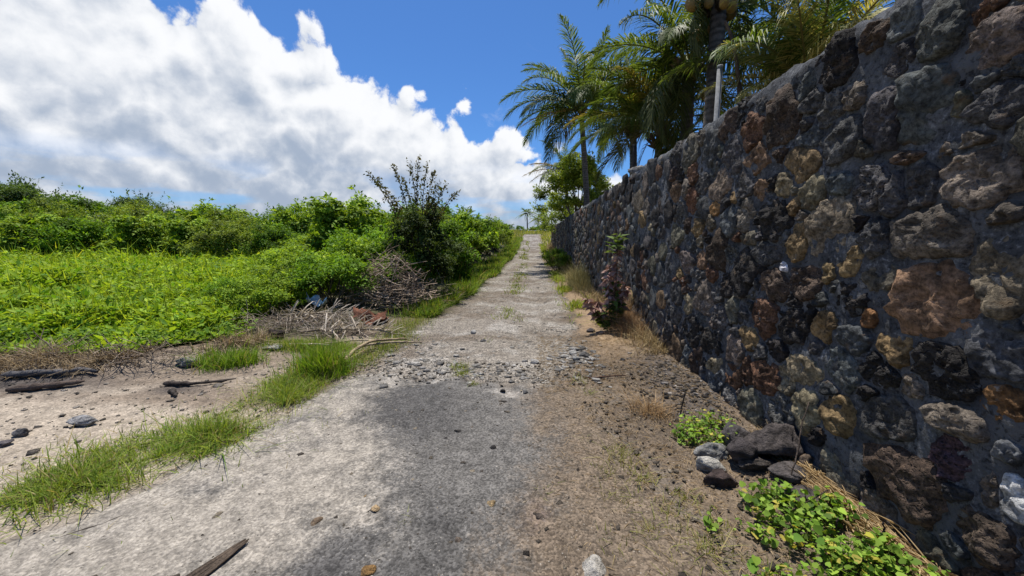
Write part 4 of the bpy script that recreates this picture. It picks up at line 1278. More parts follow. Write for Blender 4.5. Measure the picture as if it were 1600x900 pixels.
# darker leafy weeds at the field's near edge
n = 16000
x = RNG.uniform(-9, -4.4, n)
y = field_edge(x) + np.abs(RNG.normal(0.25, 0.28, n))
hh = (0.05 + 0.20 * RNG.random(n)) * sst(0.0, 0.6, y - field_edge(x)) * (1 + 0.6 * fbm(x * 2, y * 2, 0, 2, 66))
C = on_ground(x, y, 0) + np.stack([0 * x, 0 * x, hh + 0.05], 1)
acc = Acc()
L = 0.055 * RNG.lognormal(0, 0.3, n)
leaves(acc, C, rnd_dirs(n) * np.array([1, 1, 0.5]), rnd_dirs(n) * 0.5 + np.array([0, 0, 1.0]), L, L * 0.6, cols(n, (0.07, 0.15, 0.02), (0.24, 0.36, 0.04)))
tag(link('edge_weeds', acc.mesh('edge_weeds', M['leaf'], False)), 'broad-leaved weeds along the near edge of the field', 'weeds', kind='stuff')

# dry mown litter on the bank at left
n = 9000
x = RNG.uniform(-9, -3.9, n)
y = field_edge(x) - 0.08 + RNG.normal(0, 0.20, n)
keep = fbm(x * 1.5, y * 1.5, 0, 3, 55) > -0.25
grass_patch('dry_litter', x[keep], y[keep], 0.14, 0.009, (0.17, 0.12, 0.07), (0.40, 0.31, 0.18), 'matted dry brown grass on the bank at the left', 'dry', 0.9, 1.1, 'dry grass')

# grass strip between side path and road
def strip(n, pts, wid, seed):
    rng = np.random.default_rng(seed)
    pts = np.array(pts)
    t = rng.random(n) * (len(pts) - 1)
    i = np.minimum(t.astype(int), len(pts) - 2)
    f = (t - i)[:, None]
    c = pts[i] * (1 - f) + pts[i + 1] * f
    w_ = np.interp(t, np.arange(len(pts)), wid)
    o = rng.normal(0, 1, (n, 2)) * w_[:, None] * 0.5
    return c[:, 0] + o[:, 0], c[:, 1] + o[:, 1] * 0.75


x, y = strip(17000, [(-3.15, 2.00), (-2.85, 2.22), (-2.55, 2.60), (-2.62, 3.05), (-2.55, 3.50), (-2.45, 4.0)], [0.36, 0.50, 0.42, 0.34, 0.34, 0.30], 3)
keep = (fbm(x * 2.6, y * 2.6, 0, 4, 57) + RNG.normal(0, 0.22, len(x)) > 0.10 + 0.15 * sst(2.5, 2.1, y) + 0.5 * sst(-3.0, -3.5, x))
x, y = x[keep], y[keep]
grass_patch('grass_strip', x, y, 0.105, 0.0062, (0.085, 0.17, 0.016), (0.33, 0.39, 0.07), 'low green grass strip between sandy path and road', lean=0.75, curve=1.0, p=1.1)
x, y = strip(2600, [(-3.2, 1.95), (-2.75, 2.3), (-2.5, 2.75), (-2.55, 3.5), (-2.4, 4.0)], [0.75, 0.9, 0.8, 0.6, 0.6], 8)
grass_patch('sparse_grass', x, y, 0.055, 0.005, (0.12, 0.19, 0.02), (0.33, 0.36, 0.09), 'sparse trampled grass fringing the green strip', lean=0.9, curve=1.0, straw=0.35)
x, y = strip(2600, [(-2.50, 4.05), (-2.38, 4.15)], [0.26, 0.26], 4)
grass_patch('grass_tuft', x, y, 0.23, 0.0075, (0.10, 0.20, 0.016), (0.25, 0.37, 0.04), 'bright upright grass tuft beside the curved branch', lean=0.3, curve=0.5)
x, y = strip(2200, [(-3.95, 4.35), (-3.75, 4.5)], [0.26, 0.3], 5)
grass_patch('grass_tuft', x, y, 0.20, 0.007, (0.10, 0.20, 0.016), (0.24, 0.36, 0.04), 'grass tuft on the field bank beside the weathered rock', lean=0.4, curve=0.6)
x, y = strip(4200, [(-3.75, 5.1), (-3.2, 5.25), (-2.75, 5.1)], [0.3, 0.35, 0.3], 6)
grass_patch('bank_grass', x, y, 0.10, 0.006, (0.10, 0.19, 0.018), (0.27, 0.33, 0.06), 'thin short grass in front of the dead palm leaves', lean=0.6, curve=0.8)
x, y = strip(3600, [(-2.25, 4.3), (-2.2, 4.9), (-2.1, 5.6), (-2.35, 6.4), (-2.2, 7.2)], [0.3, 0.3, 0.35, 0.4, 0.4], 7)
grass_patch('edge_grass', x, y, 0.09, 0.006, (0.10, 0.17, 0.02), (0.28, 0.32, 0.07), 'thin grass along the left edge of the track near the heap', lean=0.6, curve=0.8)
# left verge of the track
n = 34000
u = RNG.random(n)
y = 7.4 * (52 / 7.4) ** u
x = left_edge(y) - np.abs(RNG.normal(0, 0.32 + 0.15 * sst(11, 16, y), n)) - 0.02 + 0.2 * fbm(y * 0.8, y * 0, 0, 3, 69)
grass_patch('verge_grass', x, y, 0.20 + 0.003 * y, 0.007 + 0.0009 * y, (0.08, 0.16, 0.016), (0.22, 0.31, 0.04), 'green grass verge along the left of the track', lean=0.4, curve=0.7)
n = 1800
x = RNG.normal(-2.75, 0.30, n)
y = RNG.normal(13.4, 0.35, n)
grass_patch('tall_grass_clump', x, y, 0.72, 0.016, (0.05, 0.12, 0.012), (0.13, 0.24, 0.025), 'tall dark green grass clump beside the track under the bushes', lean=0.35, curve=0.6)
# right verge
n = 9000
u = RNG.random(n)
y = 6.6 * (40 / 6.6) ** u
x = RNG.normal(1.18, 0.16, n)
keep = fbm(x * 2, y * 1.0, 0, 3, 58) > -0.15
grass_patch('verge_weeds', x[keep], y[keep], 0.10 + 0.004 * y[keep], 0.007 + 0.001 * y[keep], (0.13, 0.20, 0.018), (0.33, 0.40, 0.05), 'yellow-green low weeds along the right edge of the track', lean=0.6, curve=0.8)
n = 9000
u = RNG.random(n)
y = 4.9 * (34 / 4.9) ** u
x = 1.86 - np.abs(RNG.normal(0, 0.18, n))
grass_patch('dry_verge_grass', x, y, 0.09 + 0.012 * y, 0.004 + 0.0007 * y, (0.20, 0.14, 0.07), (0.42, 0.33, 0.17), 'dry straw-coloured grass along the wall foot', 'dry', 0.5, 0.8, 'dry grass')
n = 3600
x = RNG.normal(1.60, 0.13, n)
y = RNG.normal(12.2, 0.6, n)
grass_patch('dry_bush_grass', x, y, 0.50, 0.008, (0.15, 0.14, 0.06), (0.33, 0.29, 0.13), 'greyish half-dry grass clump against the wall beyond the dead-leaved plant', 'dry', 0.35, 0.6, 'dry grass')
n = 3600
x = RNG.normal(1.66, 0.12, n)
y = RNG.normal(6.6, 0.38, n)
grass_patch('dry_clump', x, y, 0.30, 0.005, (0.24, 0.14, 0.07), (0.42, 0.29, 0.16), 'reddish dry grass around the dead-leaved plant', 'dry', 0.4, 0.7, 'dry grass')
# centre of the track
n = 2600
y = 5.5 * (45 / 5.5) ** RNG.random(n)
x = RNG.normal(-0.45, 0.18, n)
keep = fbm(x * 1.2, y * 0.9, 0, 3, 59) > 0.22
grass_patch('track_grass', x[keep], y[keep], 0.05 + 0.004 * y[keep], 0.006 + 0.001 * y[keep], (0.11, 0.17, 0.02), (0.27, 0.31, 0.07), 'sparse grass down the middle of the track', lean=0.7, curve=0.8)
# far rise
n = 16000
y = RNG.uniform(36, 112, n)
x = RNG.uniform(-16, 14, n)
keep = (road_mask(x, y) < 0.0) | (y > 72)
grass_patch('rise_grass', x[keep], y[keep], 0.45, 0.10, (0.14, 0.20, 0.025), (0.33, 0.33, 0.08), 'yellowish grass on the rise at the end of the track', lean=0.5, curve=0.6)


def tufts(pts, nper, h, label_fn, ca, cb, spread=0.06, name='grass_tuft', mat='grass', group=None):
    for i, (x0, y0, s) in enumerate(pts):
        m = int(nper * s)
        a, r_ = RNG.random(m) * 6.28, np.minimum(np.abs(RNG.normal(0, spread * s, m)), 1.1 * spread * s)
        x, y = x0 + np.cos(a) * r_, y0 + np.sin(a) * r_
        o = grass_patch(name, x, y, h * s, 0.0045, ca, cb, label_fn[i] if isinstance(label_fn, (list, tuple)) else label_fn, mat, 0.7, 0.8, kind=None)
        if group:
            o['group'] = group


tufts([(-0.86, 4.35, 1.6), (-0.80, 4.12, 1.3), (-0.62, 3.85, 0.8)], 110, 0.06, ['grass tuft at the broken end of the asphalt', 'smaller grass tuft in front of the one at the asphalt end', 'tiny grass tuft in front of the tufts at the asphalt end'], (0.12, 0.18, 0.03), (0.30, 0.34, 0.08))
tufts([(-0.82, 2.98, 0.7), (-0.72, 2.68, 0.6), (-0.83, 2.45, 0.6), (-0.68, 1.86, 0.8), (0.08, 2.16, 1.0), (0.44, 2.78, 0.9), (0.57, 4.05, 1.3), (0.62, 3.7, 1.2)], 40, 0.05, [q + ' small sparse grass sprig growing on the near road' for q in ('farthest left', 'second farthest left', 'third farthest left', 'nearest', 'second nearest', 'middle right', 'farthest right', 'second farthest right')], (0.14, 0.18, 0.04), (0.34, 0.36, 0.10), group='grass sprigs on the road')
tg = [(0.66, 2.55, 1.4), (0.72, 2.32, 1.2), (0.56, 2.10, 1.3), (0.80, 2.00, 1.2), (0.64, 1.85, 1.4), (0.88, 1.72, 1.5), (0.45, 1.75, 1.0), (0.95, 2.15, 1.0), (0.50, 2.36, 0.9), (1.02, 1.90, 1.0), (0.70, 1.62, 1.2), (1.10, 1.60, 1.2), (0.58, 1.50, 1.0)]
tg.sort(key=lambda q: -q[1])
NTH2 = ['farthest', 'second farthest', 'third farthest', 'fourth farthest', 'fifth farthest', 'sixth farthest', 'middle', 'sixth nearest', 'fifth nearest', 'fourth nearest', 'third nearest', 'second nearest', 'nearest']
tufts(tg, 75, 0.055, [q + ' small straggly grass tuft on the brown soil right of the road' for q in NTH2], (0.14, 0.17, 0.03), (0.38, 0.36, 0.12), 0.08, group='grass tufts on the right verge')
tufts([(1.08, 3.32, 1.5), (1.16, 3.22, 1.3)], 120, 0.08, ['dry reddish grass tuft beside the charred twig', 'dry tuft right of the reddish one beside the charred twig'], (0.25, 0.15, 0.07), (0.42, 0.29, 0.15), 0.09, 'dry_tuft', 'dry')
# straw along the wall foot
n = 3200
y = RNG.uniform(1.2, 2.7, n)
x = 1.84 - np.abs(RNG.normal(0, 0.06, n))
P0 = on_ground(x, y, 0.0) + np.stack([0 * x, 0 * x, np.abs(RNG.normal(0, 0.018, n))], 1)
acc = Acc()
dd = unit(np.stack([RNG.normal(0, 0.38, n), RNG.choice([-1, 1], n) * 1.0, RNG.normal(0.03, 0.16, n)], 1))
L = RNG.uniform(0.08, 0.24, n)
leaves(acc, P0, dd, np.repeat([[0, 0, 1.0]], n, 0) + RNG.normal(0, 0.2, (n, 3)), L, np.full(n, 0.006), cols(n, (0.24, 0.17, 0.09), (0.50, 0.38, 0.21)))
tag(link('straw', acc.mesh('straw', M['dry'], False)), 'yellow straw lying along the near foot of the wall', 'straw', kind='stuff')
# scattered short straw on verge soil
n = 9500
x = RNG.uniform(0.1, 1.85, n)
y = RNG.uniform(1.3, 6.2, n)
acc = Acc()
L = RNG.uniform(0.02, 0.09, n)
leaves(acc, on_ground(x, y, 0.012), unit(np.stack([RNG.normal(0, 1, n), RNG.normal(0, 1, n), RNG.normal(0.03, 0.08, n)], 1)), np.repeat([[0, 0, 1.0]], n, 0) + RNG.normal(0, 0.2, (n, 3)), L, np.full(n, 0.0035), cols(n, (0.16, 0.11, 0.06), (0.42, 0.32, 0.19)))
tag(link('straw_litter', acc.mesh('straw_litter', M['dry'], False)), 'short bits of straw scattered over the verge soil', 'straw', kind='stuff')


# ------------------------------------------------------------------ creeping plants by the wall
def creeper(name, x0, y0, rx, ry, n, ls, label, seed, ca=(0.08, 0.17, 0.02), cb=(0.28, 0.41, 0.06), hmax=0.10):
    rng = np.random.default_rng(seed)
    a = rng.random(n) * 6.28
    r_ = np.sqrt(rng.random(n))
    x = x0 + np.cos(a) * r_ * rx
    y = y0 + np.sin(a) * r_ * ry
    keep = (x < 1.82) & (fbm(x * 6, y * 6, 0, 3, seed) + rng.normal(0, 0.15, n) > 0.19)
    x, y = x[keep], y[keep]
    n = len(x)
    C = on_ground(x, y, 0.02)
    C[:, 2] += rng.random(n) ** 1.5 * hmax
    Nn = unit(np.array([0, 0, 1.0]) + rng.normal(0, 0.55, (n, 3)))
    D = unit(np.cross(Nn, rnd_dirs(n, rng)))
    S = np.cross(D, Nn)
    L = (ls * np.clip(rng.lognormal(-0.1, 0.38, n), 0.45, 1.6))[:, None]
    prof = [(0.0, 0.0), (-0.10, 0.34), (0.22, 0.55), (0.62, 0.40), (1.0, 0.0), (0.62, -0.40), (0.22, -0.55), (-0.10, -0.34)]
    V = np.stack([C + D * L * p + S * L * q + Nn * L * (0.12 * abs(q) - 0.10 * p * p) for p, q in prof], 1)
    b = np.arange(n)[:, None] * 8
    T = np.concatenate([b + [0, 1, 2], b + [0, 2, 3], b + [0, 3, 4], b + [0, 4, 5], b + [0, 5, 6], b + [0, 6, 7]])
    c = cols(n, ca, cb, rng, 0.25)
    yl = rng.random(n) < 0.08
    c[yl] = cols(int(yl.sum()), (0.40, 0.38, 0.05), (0.50, 0.42, 0.10), rng)
    root = thing(name, label, 'plant', (x0, y0, float(gz(np.array([x0]), np.array([y0]))[0])), 0, None)
    base = np.array(root.location)
    me = make_mesh('foliage', V.reshape(-1, 3) - base, T, None, M['leaf'], False, np.repeat(c, 8, 0))
    link('foliage', me, root)
    st = Acc()
    for i in range(0, n, 5):
        g = np.array([C[i, 0] + rng.normal(0, 0.03), C[i, 1] + rng.normal(0, 0.03), float(gz(C[i:i + 1, 0], C[i:i + 1, 1])[0])])
        tube(np.array([g, (g + C[i]) / 2 + rng.normal(0, 0.006, 3), C[i]]), 0.0016, 3, (0.14, 0.18, 0.05), st, False)
    tag(link('stem', st.mesh('stem', M['leaf'], True, base), root), kind='stuff')


creeper('creeper', 1.40, 2.92, 0.27, 0.24, 900, 0.022, 'bright green small-leaved plant behind the rock pile', 301)
creeper('creeper', 1.45, 1.95, 0.33, 0.24, 900, 0.027, 'round-leaved green creeper in front of the rock pile', 302)
creeper('creeper', 1.62, 1.72, 0.24, 0.24, 1100, 0.024, 'dense green creeper beside the straw at the wall foot', 303)
creeper('creeper', 1.02, 1.72, 0.12, 0.20, 330, 0.027, 'straggling green creeper at the left of the creeper patches', 304, hmax=0.14)
creeper('creeper', 1.40, 1.52, 0.40, 0.12, 520, 0.025, 'green creeper along the bottom edge of the picture', 305)
creeper('creeper', 1.52, 2.60, 0.12, 0.09, 110, 0.023, 'few green leaves sprouting between the pile rocks', 306, hmax=0.2)


# plant with dead pinkish leaves by the wall
def dead_plant():
    rng = np.random.default_rng(9)
    root = thing('plant', 'spindly plant with pinkish dead leaves and green top against wall', 'plant', (1.38, 6.35, 0.04))
    root.scale = (1.15, 1.15, 1.08)
    st, gr, dd = Acc(), Acc(), Acc()
    stems = [((0, 0, 0), (0.06, 0, 1.52)), ((0.02, 0.03, 0), (-0.03, 0, 1.22)), ((0, 0, 0), (0.12, 0.1, 0.95)), ((0, 0, 0), (-0.42, -0.1, 0.62)), ((0, 0, 0), (0.22, 0, 0.85)), ((0, 0, 0), (-0.2, 0.05, 0.55))]
    for i, (a, b) in enumerate(stems):
        a, b = np.array(a), np.array(b)
        t = np.linspace(0, 1, 10)[:, None]
        P = a + (b - a) * t + np.array([0.03 * (-1) ** i, 0, 0]) * np.sin(t * 3.1)
        tube(P, np.linspace(0.011, 0.004, 10), 5, (0.13, 0.09, 0.065), st)
        for z0, z1, m, tgt, ca, cb, ls in ((0.05, 0.5, 55, gr, (0.045, 0.08, 0.02), (0.13, 0.19, 0.04), 0.11), (0.40, 0.86, 60, dd, (0.16, 0.07, 0.055), (0.55, 0.38, 0.32), 0.115)):
            tt = rng.uniform(z0, z1, m)
            B = np.stack([np.interp(tt, t[:, 0], P[:, q]) for q in range(3)], 1)
            D = rnd_dirs(m, rng) * np.array([1, 1, 0.5]) + np.array([0, 0, 0.15 if tgt is gr else -0.55])
            L = ls * rng.lognormal(0, 0.25, m)
            leaves(tgt, B, D, rnd_dirs(m, rng) + np.array([0, 0, 0.6]), L, L * 0.42, cols(m, ca, cb, rng))
    top = np.array([0.06, 0, 1.50])
    m = 40
    D = rnd_dirs(m, rng) * np.array([1, 1, 0.35]) + np.array([0, 0, 0.25])
    B = np.repeat(top[None], m, 0) + rng.normal(0, 0.02, (m, 3)) - np.array([0, 0, 1.0]) * rng.random((m, 1)) * 0.28
    L = 0.17 * rng.lognormal(0, 0.2, m)
    leaves(gr, B, D, rnd_dirs(m, rng) * 0.4 + np.array([0, 0, 1.0]), L, L * 0.34, cols(m, (0.06, 0.11, 0.03), (0.16, 0.23, 0.06), rng))
    link('stem', st.mesh('stem', M['bark']), root)
    link('foliage', gr.mesh('foliage', M['leaf'], False), root)
    tag(link('dead_leaves', dd.mesh('dead_leaves', M['dry'], False), root), 'withered pinkish-brown leaves')


dead_plant()


# ------------------------------------------------------------------ debris: dead palm leaves, branches, logs, scraps
DRYF = [frond_mesh('dry_frond', 2.0, 10, 22, 40, 0.55, 41 + i, (0.26, 0.22, 0.17), (0.55, 0.48, 0.39), M['dry'], 0.25, (0.34, 0.28, 0.20), 0.3, 3.5) for i in range(3)]
lf = [(-3.75, 5.75, 0.10, 20, 0.85, 'dead grey palm leaf with splayed ribs at the front of the debris'), (-3.55, 6.0, 0.12, -5, 0.8, 'dead palm leaf lying across the front one'),
      (-4.55, 6.35, 0.15, 15, 0.8, 'dead brown palm leaf at the left of the debris'), (-4.30, 6.1, 0.12, 35, 0.7, 'dead palm leaf pointing back towards the shrub'),
      (-3.9, 6.5, 0.18, 170, 0.7, 'dead palm leaf behind the others, half under the shrub')]
for i, (x, y, dz, az, s, lb) in enumerate(lf):
    z = float(gz(np.array([x]), np.array([y]))[0])
    tag(link('dead_palm_leaf', DRYF[i % 3], None, (x, y, z + dz * 0.6), (0.4 * (-1) ** i, 0.08, R(az)), s), lb, 'palm leaf', 'dead palm leaves in the debris heap')


def stick(name, P, r0, r1, col, label, cat='branch', sides=7, wob=0.0, seed=0, n=14, ground=True):
    rng = np.random.default_rng(seed)
    lumpy = 0.22 if cat in ('log', 'driftwood') else 0.06
    wob = max(wob, 0.007 if cat in ('log', 'driftwood') else 0.002)
    P = np.array(P, float)
    t0 = np.linspace(0, 1, len(P))
    t = np.linspace(0, 1, n)
    Pt = np.stack([np.interp(t, t0, P[:, q]) for q in range(3)], 1)
    for _ in range(2):
        Pt[1:-1] = (Pt[:-2] + 2 * Pt[1:-1] + Pt[2:]) / 4
    Pt[1:-1] += rng.normal(0, wob, (n - 2, 3))
    if cat in ('log', 'driftwood'):
        Pt[:, 2] *= 0.25
    if ground:
        Pt[:, 2] += gz(Pt[:, 0], Pt[:, 1]) + r0 * 0.7
    rad = np.linspace(r0, r1, n) * (1 + rng.normal(0, lumpy, n))
    if lumpy > 0.1:
        rad[[0, -1]] *= 0.55
    base = Pt[0].copy()
    me = tube(Pt - base, rad, sides, np.array(col)[None] * (1 + rng.normal(0, 0.1, (n, 1)))).mesh(name, M['bark'])
    return tag(link(name, me, None, base), label, cat)


stick('branch', [(-2.30, 4.20, 0.02), (-2.32, 4.55, 0.10), (-2.28, 4.95, 0.14), (-2.12, 5.30, 0.08), (-1.90, 5.50, 0.03)], 0.028, 0.014, (0.34, 0.26, 0.16), 'thick curved pale branch beside the bright grass tuft', seed=1)
stick('branch', [(-2.45, 5.02, 0.04), (-2.15, 5.15, 0.07), (-1.85, 5.30, 0.05), (-1.62, 5.36, 0.03)], 0.020, 0.010, (0.32, 0.25, 0.17), 'pale branch crossing the curved one towards the track', seed=2)
stick('branch', [(-3.85, 5.10, 0.02), (-3.40, 5.18, 0.04), (-2.95, 5.22, 0.03)], 0.020, 0.014, (0.42, 0.36, 0.28), 'straight bleached branch in front of the dead palm leaves', seed=3)
stick('branch', [(-3.1, 5.32, 0.02), (-2.7, 5.38, 0.05), (-2.25, 5.42, 0.03)], 0.018, 0.010, (0.36, 0.29, 0.20), 'bleached branch right of the straight one', seed=4)
stick('branch', [(-3.0, 4.62, 0.0), (-2.6, 4.78, 0.03), (-2.2, 4.92, 0.02)], 0.010, 0.006, (0.20, 0.13, 0.09), 'thin brown twig behind the grass tuft', seed=5)
stick('burnt_log', [(-5.35, 3.38, 0.02), (-5.05, 3.45, 0.05), (-4.78, 3.60, 0.05)], 0.038, 0.022, (0.10, 0.075, 0.06), 'brown half-burnt log in the ashes at the left edge', 'log', seed=6)
stick('burnt_log', [(-5.75, 3.62, 0.03), (-5.3, 3.72, 0.08), (-4.85, 3.78, 0.06)], 0.042, 0.022, (0.10, 0.095, 0.095), 'grey charred log behind the brown one in the ashes', 'log', seed=7)
stick('driftwood', [(-3.95, 3.66, 0.05), (-3.75, 3.66, 0.03), (-3.55, 3.72, 0.04), (-3.30, 3.86, 0.06)], 0.028, 0.012, (0.07, 0.055, 0.045), 'dark forked driftwood lying across the sandy path', 'driftwood', seed=9, wob=0.008)
stick('driftwood', [(-3.72, 3.52, 0.0), (-3.66, 3.48, 0.05), (-3.55, 3.40, 0.01)], 0.03, 0.012, (0.06, 0.05, 0.042), 'short dark root in front of the forked driftwood', 'driftwood', seed=10)
stick('twig', [(0.62, 4.16, 0.0), (0.85, 4.14, 0.02), (1.10, 4.18, 0.02)], 0.010, 0.006, (0.09, 0.05, 0.035), 'dark brown twig lying on the verge right of the track', 'twig', seed=11)
stick('twig', [(1.36, 3.26, 0.0), (1.38, 3.28, 0.08), (1.40, 3.28, 0.19)], 0.007, 0.005, (0.03, 0.025, 0.022), 'charred black twig standing upright left of the small-leaved plant', 'twig', seed=12)
stick('twig', [(1.55, 2.88, 0.02), (1.54, 2.9, 0.10), (1.52, 2.9, 0.17)], 0.005, 0.003, (0.035, 0.03, 0.025), 'short black twig sticking out of the small-leaved plant', 'twig', seed=13)
stick('twig', [(1.62, 2.24, 0.0), (1.68, 2.26, 0.18), (1.72, 2.32, 0.32), (1.80, 2.38, 0.47)], 0.005, 0.003, (0.10, 0.075, 0.06), 'long thin twig leaning from the rocks against the wall', 'twig', seed=14)
stick('twig', [(1.40, 1.98, 0.03), (1.52, 2.0, 0.05), (1.68, 2.02, 0.13)], 0.006, 0.003, (0.07, 0.05, 0.04), 'dark twig lying over the creeper in front of the rocks', 'twig', seed=15)
stick('twig', [(1.60, 1.85, 0.0), (1.61, 1.86, 0.09)], 0.005, 0.004, (0.05, 0.035, 0.03), 'short stub standing in the creeper near the straw', 'twig', seed=16)
stick('twig', [(1.78, 1.78, 0.0), (1.78, 1.80, 0.10)], 0.006, 0.004, (0.04, 0.03, 0.028), 'dark stub standing against the near foot of the wall', 'twig', seed=17)
stick('twig', [(-0.98, 1.62, 0.0), (-0.90, 1.72, 0.006), (-0.84, 1.82, 0.0)], 0.004, 0.002, (0.05, 0.045, 0.04), 'thin dark twig on the dark asphalt near the bottom edge', 'twig', seed=18)
stick('twig', [(-2.6, 1.55, 0.0), (-2.3, 1.75, 0.01), (-2.1, 2.0, 0.0)], 0.005, 0.003, (0.08, 0.065, 0.05), 'thin curved twig on the pale concrete at bottom left', 'twig', seed=19)
stick('twig', [(-1.75, 2.62, 0.0), (-1.62, 2.72, 0.01), (-1.45, 2.70, 0.0)], 0.004, 0.002, (0.10, 0.08, 0.06), 'fine twig on the dusty asphalt behind the grass strip end', 'twig', seed=20)
stick('twig', [(-3.0, 1.85, 0.0), (-2.8, 2.0, 0.02), (-2.6, 2.05, 0.0)], 0.007, 0.004, (0.07, 0.055, 0.045), 'dark twig at the near end of the grass strip', 'twig', seed=21)
# split palm sheath on the concrete
acc = Acc()
for q in range(9):
    a0 = np.array([-1.60 + 0.010 * q, 1.47 - 0.006 * q, 0.006 + 0.002 * (q % 3)])
    a1 = np.array([-1.475 + 0.004 * q, 1.665 + 0.004 * (q % 4), 0.018])
    P = np.linspace(a0, a1, 6)
    P[:, 2] += gz(P[:, 0], P[:, 1]) + 0.012
    tube(P - np.array([-1.55, 1.55, 0]), [0.007, 0.008, 0.008, 0.007, 0.006, 0.003], 5, np.array((0.10, 0.075, 0.055)) * RNG.uniform(0.6, 1.4), acc)
tag(link('palm_sheath', acc.mesh('palm_sheath', M['bark']), None, (-1.55, 1.55, 0)), 'split dark palm sheath lying on the concrete at the bottom edge', 'palm sheath')


def brush(name, cx, cy, rx, ry, h, n, label, seed, ca=(0.20, 0.145, 0.10), cb=(0.50, 0.39, 0.29), rmax=0.010, ln=(0.35, 1.0)):
    rng = np.random.default_rng(seed)
    acc = Acc()
    gz0 = float(gz(np.array([cx]), np.array([cy]))[0])
    for _ in range(n):
        a, r_ = rng.random() * 6.28, math.sqrt(rng.random())
        px, py = math.cos(a) * r_, math.sin(a) * r_
        top = h * (1 - 0.85 * r_ ** 1.5)
        p = np.array([px * rx, py * ry, rng.random() ** 0.7 * top + 0.02])
        d = unit(np.array([rng.normal(0, 1), rng.normal(0, 0.7), rng.normal(-0.1, 0.5)]))
        L = rng.uniform(*ln)
        t = np.linspace(-0.5, 0.5, 6)[:, None]
        bend = unit(rng.normal(size=3)) * L * 0.14
        P = p + d * t * L + bend * (t * 2) ** 2 + rng.normal(0, 0.008, (6, 3))
        P[:, 2] = np.maximum(P[:, 2], 0.012)
        r = rng.uniform(0.003, rmax)
        c = np.asarray(ca) + (np.asarray(cb) - np.asarray(ca)) * rng.random()
        tube(P, np.linspace(r, r * 0.5, 6), 4, c, acc, False)
    o = link(name, acc.mesh(name, M['bark']), None, (cx, cy, gz0))
    return tag(o, label, 'brushwood', kind='stuff')


brush('brush_heap', -3.20, 8.25, 0.95, 0.6, 1.25, 420, 'tangled heap of dry branches under the dark shrub', 401, rmax=0.013)
brush('brush_heap', -2.45, 8.9, 0.55, 0.5, 0.75, 130, 'looser dry twigs at the right end of the brushwood heap', 402, (0.14, 0.11, 0.06), (0.36, 0.30, 0.18), 0.008)
brush('frond_litter', -3.85, 6.2, 0.95, 0.55, 0.22, 260, 'low litter of dry leaf ribs and twigs around the dead palm leaves', 403, (0.20, 0.15, 0.11), (0.46, 0.39, 0.31), 0.007, (0.25, 0.7))
brush('frond_litter', -4.75, 5.95, 0.6, 0.35, 0.2, 90, 'dry stalks at the field side of the debris', 404, (0.22, 0.17, 0.11), (0.44, 0.37, 0.27), 0.006, (0.25, 0.6))
brush('bank_twigs', -5.4, 4.15, 1.2, 0.28, 0.16, 130, 'dry stalks and roots on the bank above the ashes', 405, (0.14, 0.10, 0.075), (0.38, 0.31, 0.23), 0.006, (0.2, 0.55))


def crumple(name, loc, size, col, label, cat, seed, mat, curl=0.4, thick=0.004):
    nx, ny = 16, 12
    u, v = np.meshgrid(np.linspace(-0.5, 0.5, nx), np.linspace(-0.5, 0.5, ny))
    z = size[2] * (0.6 * fbm(u * 3 + seed, v * 3, 0, 3, seed) + curl * (np.abs(u) * 2) ** 2)
    edge = 1 + 0.15 * fbm(u * 4, v * 4 + seed, 0, 2, seed + 1)
    V = np.stack([u * size[0] * edge, v * size[1] * edge, z], -1).reshape(-1, 3)
    V[:, 2] -= V[:, 2].min()
    W = V + np.array([0, 0, thick])
    i = (np.arange(ny - 1)[:, None] * nx + np.arange(nx - 1)[None, :]).ravel()
    Q = np.stack([i, i + 1, i + nx + 1, i + nx], 1)
    n0 = nx * ny
    Q2 = Q[:, ::-1]
    Q = np.vstack([Q2, Q + n0])
    c = np.clip(np.array(col)[None] * (1 + 0.35 * fbm(V[:, 0] * 14, V[:, 1] * 14, 0, 3, seed)[:, None]), 0.01, 0.8)
    me = make_mesh(name, np.vstack([V, W]), None, Q, M[mat], True, np.vstack([c, c]))
    z0 = float(gz(np.array([loc[0]]), np.array([loc[1]]))[0])
    return tag(link(name, me, None, (loc[0], loc[1], z0 + loc[2]), (0.35, 0.12, 0.5)), label, cat)


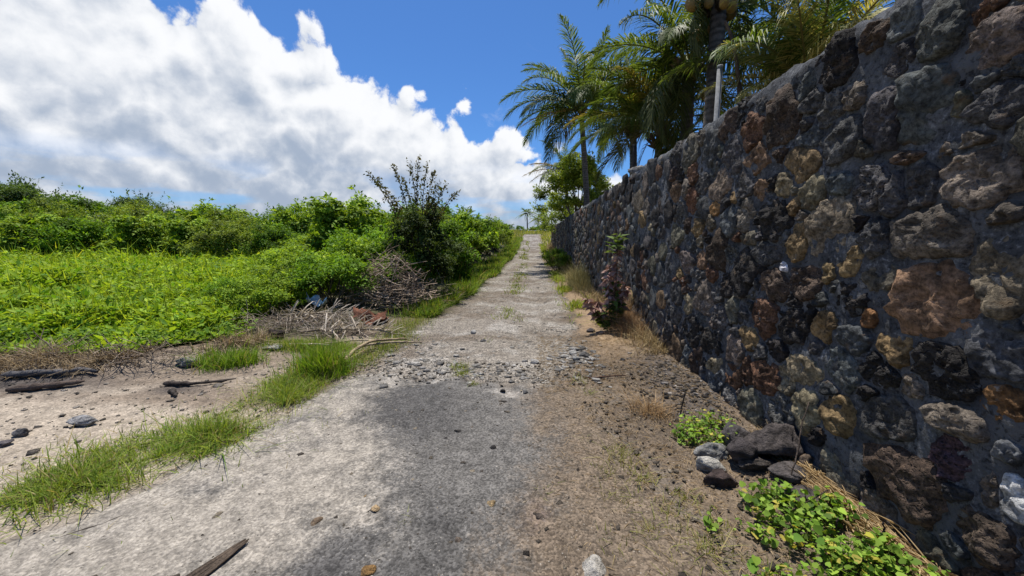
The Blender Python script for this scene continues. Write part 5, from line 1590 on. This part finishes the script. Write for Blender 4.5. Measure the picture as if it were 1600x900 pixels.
crumple('rusty_sheet', (-3.05, 6.75, 0.03), (0.55, 0.36, 0.22), (0.17, 0.075, 0.045), 'crumpled rust-brown metal sheet at the front of the brushwood', 'metal sheet', 501, 'bark')
crumple('plastic_bag', (-4.2, 7.0, 0.15), (0.34, 0.22, 0.20), (0.42, 0.50, 0.52), 'crumpled pale bluish plastic bag among the debris under the shrub', 'bag', 502, 'plastic')
stick('tree_stump', [(-3.0, 6.95, 0.08), (-2.88, 6.92, 0.14), (-2.72, 6.82, 0.06)], 0.06, 0.045, (0.20, 0.10, 0.06), 'short reddish-brown log resting on the rusty sheet', 'log', seed=23)
rock('rock', -3.95, 5.45, (0.26, 0.18, 0.16), (0.05, 0.04, 0.035), 'dark hollow-looking lump at the left of the dead palm leaves', 0.2, 29, 0.2)

# ------------------------------------------------------------------ posts and odd things on the wall
pole = thing('metal_pole', 'grey galvanised pole leaning beside the fruiting palm behind the wall', 'pole', (2.60, 5.65, 0.0))
link('pole_tube', tube(np.array([(0, 0, -0.1), (0.01, 0, 2.0), (0.02, 0, 3.96)]), 0.036, 12, (0.17, 0.175, 0.18)).mesh('pole_tube', M['metal']), pole)
link('pole_cap', tube(np.array([(0.02, 0, 3.955), (0.02, 0, 3.99)]), [0.041, 0.036], 12, (0.22, 0.23, 0.24)).mesh('pole_cap', M['metal']), pole)
post = thing('wooden_post', 'thin dark post rising behind the wall beside the short palm', 'post', (2.50, 9.5, 0.0))
link('post_shaft', tube(np.array([(0, 0, -0.1), (0.0, 0, 2.0), (0.0, 0, 3.86)]), 0.045, 8, (0.06, 0.05, 0.045)).mesh('post_shaft', M['bark']), post)
link('post_cap', tube(np.array([(0, 0, 3.86), (0, 0, 3.90)]), [0.052, 0.045], 8, (0.09, 0.08, 0.07)).mesh('post_cap', M['bark']), post)
cb = rock_mesh((0.30, 0.30, 0.20), 601, (0.20, 0.19, 0.18), 6)
tag(link('rock', cb, None, (2.05, 7.5, WTOP + 0.0), (0, 0, 0.3)), 'loose grey stone lying on top of the wall under the short palm', 'rock')
st = thing('dead_stalk', 'curved dark dead flower stalk hanging beside the fruiting palm', 'stalk', (3.0, 6.3, 0.0))
tt = np.linspace(0, 1, 12)[:, None]
Pst = (1 - tt) ** 2 * np.array([0.0, 0.1, 4.95]) + 2 * tt * (1 - tt) * np.array([0.22, 0, 4.5]) + tt ** 2 * np.array([0.16, -0.3, 3.0])
link('stalk_stem', tube(Pst, np.linspace(0.022, 0.035, 12), 7, (0.10, 0.07, 0.05)).mesh('stalk_stem', M['bark']), st)
link('stalk_spathe', tube(Pst[7:] + np.array([0.03, 0.02, 0]), [0.02, 0.05, 0.06, 0.05, 0.02], 7, (0.16, 0.12, 0.08)).mesh('stalk_spathe', M['bark']), st)
